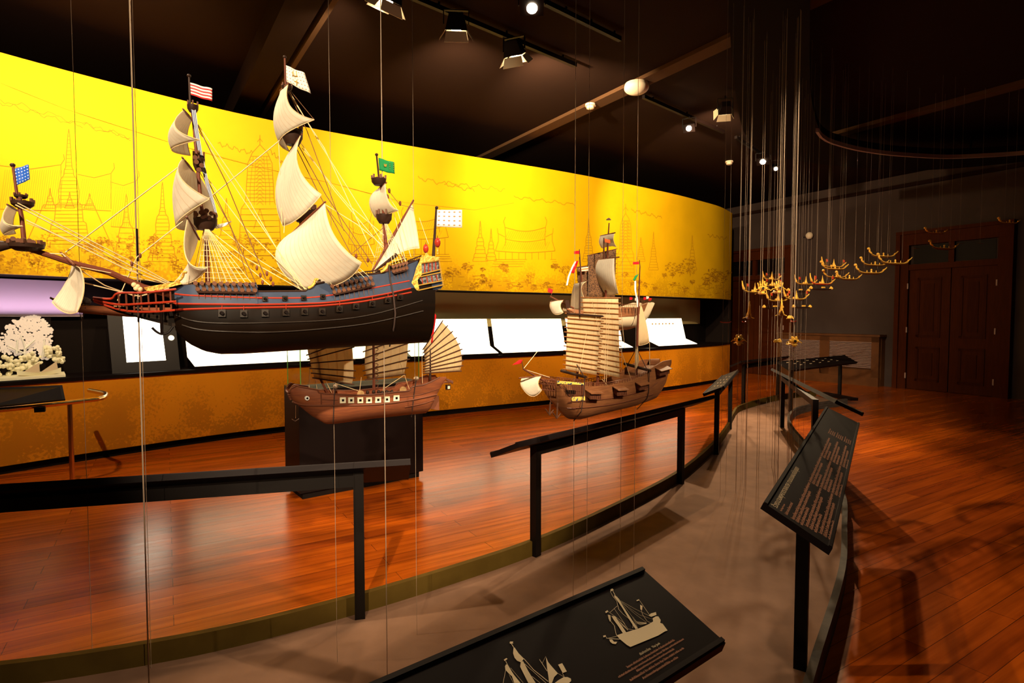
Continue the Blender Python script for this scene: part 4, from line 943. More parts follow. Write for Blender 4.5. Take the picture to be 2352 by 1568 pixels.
# harness and wires
for x in (310, 883):
    l = MB()
    if x == 883: l.tube([gh.pt(893, 600, 1, .006)]+[gh.pt(xx, y, 1, .005) for xx, y in ((896, 640), (904, 680), (908, 720), (905, 750))]+[pn.pl(895, 795, .0)], .003, 6)
    else: l.tube(pn.L([(316, 690, .05), (318, 725, .04), (318, 738, 0)]), .003, 6)
    l.build('harness_strap', K['cord'], gal)
p = pn.pl(318, 660); tb = MB().tube([V((p.x, p.y, pn.pl(314, 600).z)), V((p.x, p.y, pn.pl(313, 525).z))], .0035, 6); tb.build('suspension_rod', K['black'], gal)
k_ = MB()
for q in ((308, 654), (316, 658), (322, 664), (313, 662)): k_.ball(pn.pl(*q, .01), wpx(pn, 6, 300, 650), n=8, m=5)
k_.build('rope_knot', K['rope'], gal)
wire('steel wire from ceiling to platform holding the bow of the largest ship', pn.pl(316, 640), r=.0022)
wire('steel wire from ceiling to platform holding the stern of the largest ship', pn.pl(880, 600), r=.0018)

# ------------------------------------------------------------------ long boat behind the galleon's bow
D_ = Plane((-1.86, 2.58), (-1.55, 2.47)); pn = D_
bd = thing('long_boat_model', 'brown long boat hanging behind the bow of the largest ship', 'model ship', pn.w(.2, 0, 1.6))
dh = Hull(pn, [(116, 683), (150, 697), (190, 702), (300, 706), (420, 706), (500, 695)], [(116, 686), (150, 704), (190, 719), (300, 728), (420, 728), (500, 700)], [(0, .004), (.2, .035), (.5, .05), (.8, .035), (1, .005)])
dh.mesh('hull', K['jhull'], bd, 40, .012)
b_ = MB()
for k in range(3): b_.ball(pn.pl(192+5*k, 692-3*(k % 2), .01), wpx(pn, 7, 192, 690), n=8, m=5)
b_.build('bundle', K['cord'], bd); spar(pn, bd, [(186, 700), (192, 680)], [2.5, 2], 'dk', 'figure_post')
MB().tube([dh.pt(180, 706, 1, .003), pn.pl(188, 738, 0), dh.pt(196, 706, 1, .003)], .0014, 5).build('harness', K['cord'], bd)
wire('thin steel wire from ceiling to floor at far left, holding the long boat bow', pn.pl(187, 738), r=.0011, z0=.0)
wire('thin steel wire beside the thick bow wire, holding the long boat stern', pn.pl(325, 745), r=.0011)

# ------------------------------------------------------------------ fan-sailed junk
A_ = Plane((-.755, 2.57), (-.45, 2.78)); pn = A_
ja = thing('fan_sailed_junk', 'red-brown junk with fan sails and seven square ports, below the largest ship', 'model ship', pn.w(.2, 0, 1.1))
ah = Hull(pn, [(665, 893), (672, 886), (684, 882), (691, 889), (727, 896), (736, 904), (771, 906), (827, 908), (874, 905), (909, 901), (939, 898), (948, 889), (977, 883), (1012, 866)], [(663, 903), (665, 912), (673, 921), (685, 930), (715, 954), (747, 973), (767, 973), (864, 960), (939, 952), (980, 948), (992, 920), (1004, 893), (1012, 874)],
    [(0, .03), (.04, .05), (.12, .07), (.3, .09), (.6, .095), (.85, .08), (1, .06)], ((0, .04), (.06, .3), (.2, .62), (.4, .86), (.6, .97), (.8, 1), (1, .97)))
ah.mesh('hull', K['jhull'], ja, 70, .035)
for L_, r in (([(672, 922), (700, 930), (760, 931), (860, 929), (940, 919), (1003, 906)], 2.2), ([(668, 892), (676, 884), (690, 888), (727, 895), (735, 902), (771, 905), (827, 907), (874, 904), (909, 900), (939, 897), (948, 888), (977, 882), (1010, 866)], 1.8), ([(737, 903), (738, 928)], 1.6), ([(740, 917), (776, 919)], 1.2), ([(918, 912), (960, 907), (1008, 893)], 1.2), ([(930, 935), (970, 927), (998, 918)], 1.0), ([(668, 918), (664, 905), (668, 893), (680, 886)], 2.4)): ah.rail(L_, wpx(pn, r, 850, 910), 'trim_strake', 'jdark', ja)
for x, y in ((787, 919), (806, 919), (827, 919), (847, 919), (868, 918), (888, 917), (910, 914)):
    s = 6.6; q = [ah.pt(x-s, y-s, 1, .001), ah.pt(x+s, y-s-.6, 1, .001), ah.pt(x+s, y+s-.6, 1, .001), ah.pt(x-s, y+s, 1, .001)]
    o = MB().prism(q, [p+pn.n*.004 for p in q]).build('port_frame', K['frame'], ja); c = sum(q, V())/4; t = 2.6/6.6
    MB().prism([c+(p-c)*t+pn.n*.0045 for p in q], [c+(p-c)*t+pn.n*.006 for p in q]).build('port_opening', K['black'], o)
c = ah.pt(705, 914, 1, .006); o = MB().disc(c, pn.n, wpx(pn, 4.8, 705, 914), .012, 16).build('painted_eye', K['white'], ja); MB().disc(c+pn.n*.006, pn.n, wpx(pn, 2.4, 705, 914), .004, 12).build('pupil', K['black'], o)
spar(pn, ja, [(859, 905), (857, 700)], [3.4, 2.4], 'spar', 'main_mast'); spar(pn, ja, [(752, 902), (737, 872), (720, 760)], [3, 3, 2], 'spar', 'fore_mast'); spar(pn, ja, [(988, 872), (987, 712)], [3, 1.5], 'dk', 'mizzen_mast')
def fan(Lp, Rp, ext, off, bm_='batten', mm='jsail', rp=1.5, name='sail', curl=.0):
    n_ = len(Lp)
    G = [[pn.pl(lerp(l[0], r[0], j/8), lerp(l[1], r[1], j/8), off+curl*math.sin(math.pi*j/8)) for j in range(9)] for l, r in zip(Lp, Rp)]
    o = MB().grid(G).build(name, K[mm], ja if pn is A_ else jb)
    md = o.modifiers.new('thickness', 'SOLIDIFY'); md.thickness = .0014; md.offset = 0
    for l, r in zip(Lp, Rp):
        dx, dy = (r[0]-l[0]), (r[1]-l[1]); k = math.hypot(dx, dy); ux, uy = dx/k*ext, dy/k*ext
        P = [pn.pl(l[0]-ux, l[1]-uy, off+.004)]+[pn.pl(lerp(l[0], r[0], t), lerp(l[1], r[1], t), off+.004+curl*math.sin(math.pi*t)) for t in (.25, .5, .75)]+[pn.pl(r[0]+ux, r[1]+uy, off+.004)]
        MB().tube(P, wpx(pn, rp, *l), 6).build('batten', K[bm_], o)
    return o
fan([(698, 762), (702, 782), (706, 798), (708, 814), (711, 824), (713, 834), (716, 846), (719, 857), (722, 868)], [(768, 716), (786, 735), (798, 755), (806, 778), (809, 798), (811, 826), (812, 851), (811, 867), (808, 882)], 5, .0, curl=.01)
fan([(842, 752), (841, 772), (840, 790), (839, 806), (838, 822), (838, 836), (839, 850), (841, 861), (844, 871)], [(926, 712), (932, 733), (936, 752), (937, 772), (937, 788), (936, 807), (935, 826), (932, 845), (926, 860)], 6, -.004, curl=.008)
fan([(973, 800), (974, 808), (975, 815), (976, 822), (976, 829), (976, 835), (976, 841), (976, 847), (976, 852), (976, 857)], [(1015, 739), (1026, 750), (1037, 763), (1046, 777), (1053, 790), (1058, 803), (1060, 816), (1061, 828), (1060, 840), (1056, 852)], 4, .0, curl=.006)
hp_ = MB()
for k in range(9): c = pn.pl(863, 802+12*k, .004); hp_.tube([c+pn.d*.012*math.cos(a)+Z*.008*math.sin(a) for a in (1.6, .8, 0, -.8, -1.6)], .0016, 5)
hp_.build('mast_hoop', K['spar'], ja)
b_, _ = flag(pn, ja, (987, 708, 0), (1002, 724, .01), (993, 787, .01), (985, 787, 0), 'flagred', name='red_banner', wave=.003)
sprism([(988, 910), (1008, 908), (1009, 942), (986, 938)], -.006, .006, 'rudder', 'jdark', ja, A_)
for P in ([(1000, 878, .05), (1040, 877, .05)], [(1014, 866, .05), (1040, 880, .05)], [(1014, 866, -.05), (1040, 876, -.05)]): spar(pn, ja, P, 1.8, 'jdark', 'stern_davit')
c = pn.pl(1029, 889, .05); o = MB().box(c, pn.d*.010, pn.n*.008, Z*.012).build('hanging_lantern', K['dk'], ja); MB().box(c+pn.n*.008, pn.d*.006, pn.n*.001, Z*.007).build('lantern_pane', K['frame'], o); MB().tube([c+Z*.012, pn.pl(1032, 878, .05)], .001, 4).build('hook', K['dk'], o)
for a, b_ in (((812, 905), (845, 900)), ((912, 896), (940, 891))):
    MB().tube([pn.pl((a[0]+b_[0])/2, a[1]-1, -.045), pn.pl((a[0]+b_[0])/2, a[1]-1, .03)], wpx(pn, 8, *a), 10).build('straw_hatch_cover', K['thatch'], ja)
crew = MB()
for x in (844, 858, 870, 888, 893, 900, 878): crew.ball(pn.pl(x, 900+(x % 3), .03), wpx(pn, 4, x, 900), (1, 1, 1.3), 7, 5)
crew.build('deck_gear', K['dk'], ja)
for x, y, x2, y2 in ((768, 886, 765, 972), (953, 868, 945, 955)):
    c = pn.pl(x, y, .07); MB().tube([pn.pl(x, y, .09), pn.pl(x, y, -.09)], wpx(pn, 2.8, x, y), 8).build('spreader_bar', K['rope'], ja); MB().ball(c+pn.n*.02, wpx(pn, 5.4, x, y), n=9, m=6).build('bar_end_ball', K['steel'], ja)
    MB().tube([c+pn.n*.02]+[ah.pt(lerp(x, x2, t), lerp(y+22, y2, t), 1, .003) for t in (0, .25, .5, .75, .95)]+[pn.pl(x2, y2+2, 0)], .0026, 6).build('harness_strap', K['cord'], ja)
MB().tube(pn.L([(679, 930, .03), (679, 960, .03)]), .0012, 5).build('anchor_line', K['tar'], ja); MB().tube(pn.L([(670, 962, .03), (678, 967, .03), (687, 961, .03)]), .0016, 5).build('anchor', K['dk'], ja)
for P in ([(712, 845), (710, 890)], [(722, 850), (728, 893)], [(770, 880), (832, 900)], [(888, 800), (880, 900)], [(905, 790), (940, 893)], [(830, 866), (826, 898)], [(930, 860), (885, 890)], [(737, 868), (750, 900)], [(745, 868), (762, 902)], [(969, 800), (970, 880)]): rope(pn, ja, P, .7, 'rope')
wire('thin steel wire from ceiling to platform holding the bow of the fan-sailed junk', pn.pl(766, 885), r=.0011)
wire('thin steel wire from ceiling to platform holding the stern of the fan-sailed junk', pn.pl(953, 868), r=.0011)

# ------------------------------------------------------------------ batten-sailed junk
B_ = Plane((.2725, 2.60), (.622, 2.98)); pn = B_
jb = thing('batten_sailed_junk', 'brown wooden junk with tall battened cream sails, above the middle rail', 'model ship', pn.w(.25, 0, 1.12))
bprof = ((0, .06), (.06, .40), (.15, .62), (.3, .84), (.5, .97), (.7, 1), (1, .98))
bh = Hull(pn, [(1279, 873), (1340, 879), (1346, 887), (1398, 885), (1449, 875), (1487, 858), (1495, 846), (1524, 829)], [(1262, 884), (1272, 921), (1290, 945), (1306, 962), (1330, 963), (1380, 950), (1449, 934), (1498, 917), (1511, 895), (1516, 865), (1522, 845)],
    [(0, .055), (.12, .07), (.35, .08), (.7, .08), (.9, .07), (1, .055)], bprof)
bh.mesh('hull', K['bhull'], jb, 70, .03)
for P in ([(1286, 922), (1340, 921), (1400, 915), (1450, 905), (1490, 893), (1510, 878)], [(1284, 895), (1340, 899)], [(1290, 935), (1340, 936), (1420, 926), (1500, 905)]): bh.rail(P, wpx(pn, 1.1, 1400, 900), 'trim_strake', 'jdark', jb)
for P, hp, n_ in (([(1279, 873), (1340, 879)], 6, 10), ([(1346, 887), (1398, 885), (1449, 875), (1487, 858)], 7, 26)):
    o = MB()
    for sd in (1, -1):
        Q = []
        for k in range(n_+1):
            t = k/n_*(len(P)-1); i = min(len(P)-2, int(t)); f = t-i; Q.append(bh.pt(lerp(P[i][0], P[i+1][0], f), lerp(P[i][1], P[i+1][1], f), sd, -.003))
        hh = Z*wpx(pn, hp, 1400, 880)
        for q in Q: o.tube([q, q+hh], .0013, 5)
        o.tube([q+hh for q in Q], .002, 5); o.tube([q+hh*.5 for q in Q], .0012, 5)
    o.build('balustrade', K['jdark'], jb)
def bskin(q, name, m):
    P = [bh.pt(x, y, 1, .001) for x, y in q]; return MB().prism(P, [p+pn.n*.004 for p in P]).build(name, K[m], jb)
bskin([(1279, 874), (1340, 879), (1340, 884), (1279, 881)], 'painted_frieze', 'yel'); bskin([(1288, 909), (1342, 910), (1342, 919), (1290, 918)], 'painted_frieze', 'yel'); bskin([(1282, 882), (1340, 885), (1341, 908), (1284, 906)], 'slatted_side', 'jdark')
wn_ = bskin([(1299, 895), (1320, 896), (1320, 905), (1300, 904)], 'side_window', 'black')
sl = MB()
for k in range(13): sl.tube([bh.pt(1283+4.5*k, 883+.25*k, 1, .006), bh.pt(1284.5+4.4*k, 906+.2*k, 1, .006)], .001, 4)
sl.build('side_slat', K['batten'], jb)
# bow: forecastle front with two decks and spars
fr_ = MB(); q0, q1 = bh.pt(1279, 873, 1), bh.pt(1279, 873, -1)
for k in range(9): c = q0.lerp(q1, k/8)-pn.d*.012; fr_.tube([c-Z*.045, c], .0016, 5)
for z in (0, -.02, -.045): fr_.tube([q0-pn.d*.012+Z*z, q1-pn.d*.012+Z*z], .0028, 6)
fr_.build('bow_screen', K['jdark'], jb)
MB().tube(pn.L([(1245, 862, -.05), (1279, 874, .05)]), .003, 6).build('cat_beam', K['jdark'], jb)
def house(qr, drop, depth, k_):
    R = [bh.pt(x, y, 1, .002) for x, y in qr[:2]]; out = pn.n*depth
    a, b = R; c, d = b+out-Z*.016+pn.d*.004, a+out-Z*.016+pn.d*.004
    o = MB().prism([a, b, c, d], [p+Z*.004 for p in (a, b, c, d)]).build('side_hatch_roof', K['thatch'] if 0 else K['bhull'], jb)
    a2, b2, c2, d2 = a-Z*.004+pn.d*.008, b-Z*.004-pn.d*.006, b+out*.7-Z*.016-pn.d*.006, a+out*.7-Z*.016+pn.d*.008
    bx = MB().prism([p-Z*drop for p in (a2, b2, c2, d2)], [a2, b2, c2, d2]).build('side_hatch', K['jdark'], o)
    g = MB()
    for i in range(6): t = (i+.5)/6; g.tube([d2.lerp(c2, t)-Z*drop*.2+pn.n*.001, d2.lerp(c2, t)-Z*drop*.9+pn.n*.001], .0014, 4)
    g.build('hatch_lattice', K['batten'], bx)
house([(1344, 896), (1374, 896)], .024, .03, 0); house([(1407, 889), (1433, 888)], .024, .03, 1); house([(1459, 879), (1482, 874)], .022, .03, 2); house([(1505, 846), (1530, 840)], .024, .035, 3)
def bfan(Lp0, Lp1, Rp0, Rp1, n_, off, ext):
    Lp = [(lerp(Lp0[0], Lp1[0], k/(n_-1)), lerp(Lp0[1], Lp1[1], k/(n_-1))) for k in range(n_)]; Rp = [(lerp(Rp0[0], Rp1[0], k/(n_-1)), lerp(Rp0[1], Rp1[1], k/(n_-1))) for k in range(n_)]
    return fan(Lp, Rp, ext, off, 'battenb', 'jsail', 1.3)
bfan((1338, 683), (1348, 850), (1420, 684), (1423, 868), 16, -.02, 5)
bfan((1304, 720), (1299, 848), (1381, 726), (1370, 861), 13, .02, 6)
spar(pn, jb, [(1372, 885, -.045), (1380, 690, -.045)], [3.4, 2.4], 'spar', 'main_mast'); spar(pn, jb, [(1325, 882, -.02), (1330, 720, -.02)], [3, 2.2], 'spar', 'fore_mast'); spar(pn, jb, [(1461, 868, 0), (1464, 760, 0), (1470, 612, 0)], [3.2, 2.6, 1.2], 'spar', 'mizzen_mast')
spar(pn, jb, [(1303, 720, .03), (1384, 726, .03)], 2.2, 'dk', 'gaff')
sail(pn, jb, (1473, 702, 0), (1471, 704, 0), (1491, 786, .02), (1467, 793, 0), (1484, 742, .01), (1468, 745, 0), (1480, 791, .01), m='jsail', name='mizzen_sail', n=8)
sail(pn, jb, (1464, 797, .01), (1461, 797, 0), (1467, 830, .01), (1459, 848, 0), (1466, 812, .01), (1459, 820, 0), (1463, 842, .01), m='jsail', name='lower_mizzen_sail', n=6)
for a, b, c, d, m in (((1331, 575), (1319, 577), (1319, 583), (1331, 583), 'flagred'), ((1468, 601), (1455, 601), (1454, 607), (1468, 607), 'flagred'), ((1329, 598), (1322, 600), (1312, 625), (1318, 628), 'flagred'), ((1467, 629), (1460, 632), (1454, 643), (1458, 645), 'flaggreen'), ((1201, 826), (1194, 826), (1177, 838), (1196, 835), 'flagred')): flag(pn, jb, a, b, c, d, m, name='flag', wave=.002, n=6)
for P in ([(1322, 600), (1314, 615), (1306, 635), (1302, 655)], [(1459, 645), (1459, 665), (1463, 685), (1466, 705)]):
    MB().grid([[pn.pl(x-2, y, 0), pn.pl(x+2, y, 0)] for x, y in P]).build('streamer', K['fw'], jb)
spar(pn, jb, [(1331, 735, .02), (1333, 610, .02), (1331, 572, .02)], [2, 1.4, .8], 'batten', 'fore_pole'); spar(pn, jb, [(1470, 612), (1469, 597)], [.9, .7], 'batten', 'flag_stick')
spar(pn, jb, [(1202, 847, 0), (1245, 872, 0), (1275, 888, 0)], [2.2, 2.6, 3], 'jdark', 'bowsprit'); spar(pn, jb, [(1202, 847), (1198, 826)], [.9, .8], 'batten', 'flag_stick')
spar(pn, jb, [(1192, 868, 0), (1244, 863, .02)], 1.6, 'jdark', 'yard')
sail(pn, jb, (1242, 865, .03), (1199, 868, -.02), (1244, 896, .03), (1199, 890, -.02), (1236, 880, .03), (1196, 880, -.02), (1222, 910, 0), m='sail', name='sprit_sail', n=8)
rope(pn, jb, [(1202, 847), (1236, 805)], .8); rope(pn, jb, [(1205, 848), (1262, 866)], .7)
for x, y, x2, y2 in ((1264, 924, 1262, 953), (1281, 925, 1279, 961)):
    o = MB().tube(pn.L([(x, y, .03), (x2, y2, .03)]), wpx(pn, 1.8, x, y), 6); o.tube(pn.L([(x2-9, y2-14, .03), (x2, y2, .03), (x2+9, y2-12, .03)]), wpx(pn, 1.4, x, y), 6); o.tube(pn.L([(x, y, .03), (x, y-14, .03)]), .0012, 5); o.build('anchor', K['batten'], jb)
for a, b in (((1289, 851, -.08), (1346, 866, .09)), ((1434, 835, -.09), (1494, 851, .09))): spar(pn, jb, [a, b], 3.4, 'dk', 'spreader_bar')
for P in ([(1300, 850, -.05), (1319, 827, .0), (1340, 862, .07)], [(1442, 836, -.06), (1462, 800, 0), (1485, 846, .07)], [(1343, 868, .085), (1341, 900, .085), (1335, 945, .07), (1318, 966, 0)], [(1491, 852, .088), (1490, 900, .08), (1486, 915, .06), (1463, 940, 0)]): MB().tube(pn.L(P), .0022, 6).build('harness_strap', K['cord'], jb)
MB().tube([pn.pl(1495, 838, -.045), pn.pl(1515, 838, .0)], wpx(pn, 15, 1500, 838), 12).build('arched_stern_cabin', K['bhull'], jb)
for P in ([(1395, 690), (1388, 880)], [(1360, 690), (1400, 862)], [(1400, 700), (1392, 884)], [(1418, 780), (1450, 872)], [(1425, 700), (1435, 800)], [(1348, 760), (1330, 860)], [(1382, 870), (1398, 888)], [(1492, 786), (1492, 845)]): rope(pn, jb, [(x, y, .03) for x, y in P], .6)
wire('thin steel wire from ceiling to platform holding the bow of the batten-sailed junk', pn.pl(1319, 830), r=.0011)
wire('thin steel wire from ceiling to platform holding the stern of the batten-sailed junk', pn.pl(1460, 830), r=.0011)

# ------------------------------------------------------------------ mat-sailed ship behind the batten junk
C_ = Plane((.435, 3.29), (.663, 3.48)); pn = C_
jc = thing('mat_sailed_ship', 'model ship with dark woven mat sails, above and behind the batten-sailed junk', 'model ship', pn.w(.15, 0, 1.55))
chh = Hull(pn, [(1300, 706), (1330, 712), (1422, 704), (1460, 706), (1490, 694)], [(1298, 714), (1318, 735), (1345, 754), (1400, 758), (1440, 757), (1462, 750), (1474, 735), (1486, 700)], [(0, .02), (.2, .07), (.5, .085), (.85, .08), (1, .06)])
chh.mesh('hull', K['cream'], jc, 50, .02)
ub = MB(); chh.skin([(1302, 708), (1340, 712), (1424, 705), (1462, 706), (1488, 695)], [(1304, 718), (1340, 732), (1424, 728), (1458, 726), (1480, 715)], ub); ub.build('brown_upper_works', K['bhull'], jc)
sprism([(1475, 696), (1494, 694), (1492, 703), (1486, 712), (1484, 724), (1476, 722)], -.06, .06, 'stern_gallery', 'bhull', jc, C_)
o = MB()
for k in range(10): o.tube([pn.pl(1474+2.2*k, 696-.2*k, .06), pn.pl(1474+2.2*k, 690-.2*k, .06)], .001, 4); o.tube([pn.pl(1425+4.5*k, 706, .075), pn.pl(1425+4.5*k, 699, .075)], .0011, 4)
o.tube(pn.L([(1424, 699, .075), (1468, 699, .075)]), .0016, 5); o.tube(pn.L([(1473, 690, .06), (1496, 688, .06)]), .0016, 5); o.build('balustrade', K['jdark'], jc)
for k in range(5): x = 1428+8*k; MB().tube(pn.L([(x, 708, .08), (x, 726, .082)]), .0016, 5).build('side_rib', K['dk'], jc)
spar(pn, jc, [(1390, 706), (1394, 600), (1399, 512)], [3, 2.4, 1.4], 'spar', 'main_mast'); spar(pn, jc, [(1333, 712), (1336, 640), (1331, 590)], [2.6, 2, 1.2], 'spar', 'fore_mast'); spar(pn, jc, [(1387, 594, .05), (1387, 546, .05)], [2.2, 1.2], 'jdark', 'flag_mast')
def mats(P4, name, off, n_=10):
    a, b, c, d = P4
    G = [[pn.pl(lerp(lerp(a[0], b[0], u/n_), lerp(d[0], c[0], u/n_), v/n_), lerp(lerp(a[1], b[1], u/n_), lerp(d[1], c[1], u/n_), v/n_), off) for u in range(n_+1)] for v in range(n_+1)]
    o = MB().grid(G).build(name, K['weave'], jc); md = o.modifiers.new('thickness', 'SOLIDIFY'); md.thickness = .003; md.offset = 0
    for v in range(0, n_+1): MB().tube([G[v][0]-(G[v][n_]-G[v][0])*.03, G[v][n_]+(G[v][n_]-G[v][0])*.05], .0016, 5).build('mat_batten', K['dk'], o)
    MB().tube([G[0][0], G[0][n_]], .003, 6).build('gaff', K['jdark'], o)
mats(((1350, 587), (1415, 572), (1412, 684), (1352, 684)), 'mat_sail', -.02); mats(((1325, 614), (1354, 610), (1356, 684), (1330, 686)), 'mat_sail', -.03)
sail(pn, jc, (1411, 593, .07), (1354, 599, -.07), (1420, 674, .07), (1372, 671, -.07), (1412, 632, .075), (1352, 626, -.07), (1397, 677, 0), name='square_sail', puff=.02)
sail(pn, jc, (1347, 646, .06), (1319, 652, -.05), (1359, 711, .07), (1311, 707, -.05), (1336, 668, .06), (1313, 678, -.05), (1330, 712, 0), name='square_sail')
sail(pn, jc, (1411, 537, .04), (1380, 541, -.04), (1416, 567, .04), (1383, 570, -.04), (1409, 552, .04), (1376, 556, -.04), (1402, 565, 0), name='topsail')
for a, b in (((1414, 534, .045), (1378, 542, -.045)), ((1423, 590, .08), (1352, 599, -.08)), ((1349, 645, .065), (1318, 653, -.06))): spar(pn, jc, [a, b], 1.3, 'jdark', 'yard')
c = pn.pl(1398, 505); MB().lathe(c, [(.016, 0), (.012, .006), (.004, .012)], 12).build('mast_cap', K['block'], jc)
flag(pn, jc, (1389, 548, .06), (1402, 551, .06), (1402, 559, .06), (1389, 556, .06), mat('orange_cloth', (.8, .12, .03), .7), name='flag', wave=.002, n=6)
flag(pn, jc, (1331, 615, .0), (1352, 612, 0), (1352, 622, 0), (1331, 624, 0), stripes('orange_white_cloth', (.85, .22, .04), (.9, .75, .55), 1.6), name='banner', wave=.001, n=6)
spar(pn, jc, [(1264, 681), (1306, 702), (1318, 708)], [1.6, 2, 2.4], 'jdark', 'bowsprit'); spar(pn, jc, [(1265, 681), (1270, 665)], .7, 'batten', 'flag_stick')
flag(pn, jc, (1270, 665, 0), (1260, 661, 0), (1258, 670, 0), (1268, 674, 0), 'flagred', wave=.001, n=6)
sail(pn, jc, (1293, 690, .03), (1264, 692, -.03), (1294, 717, .03), (1264, 708, -.03), (1287, 702, .03), (1263, 702, -.03), (1276, 722, 0), name='sprit_sail', n=8)
spar(pn, jc, [(1264, 692, -.03), (1295, 689, .03)], 1.2, 'jdark', 'yard')
sprism([(1298, 690), (1306, 688), (1312, 710), (1330, 714), (1326, 722), (1302, 716)], -.02, .02, 'bow_timber', 'dk', jc, C_)
for i, (x, y) in enumerate(((1446, 682), (1458, 684), (1478, 682), (1484, 680), (1490, 684))):
    flag(pn, jc, (x, y, .03), (x+7, y+1, .03), (x+6, y+6, .03), (x, y+7, .03), 'flagred' if i % 2 == 0 else 'fw', name='small_flag', wave=.001, n=4); MB().tube(pn.L([(x, y-1, .03), (x+1, 700, .03)]), .0008, 4).build('flag_stick', K['batten'], jc)
MB().tube([chh.pt(1455, 704, 1, .003), chh.pt(1458, 730, 1, .003), chh.pt(1452, 745, 1, .003), pn.pl(1440, 759)], .0018, 5).build('harness_strap', K['cord'], jc)
wire('thin steel wire from ceiling to platform holding the bow of the mat-sailed ship', pn.pl(1351, 700), r=.0011)
wire('thin steel wire from ceiling to platform holding the stern of the mat-sailed ship', pn.pl(1429, 700), r=.0011)
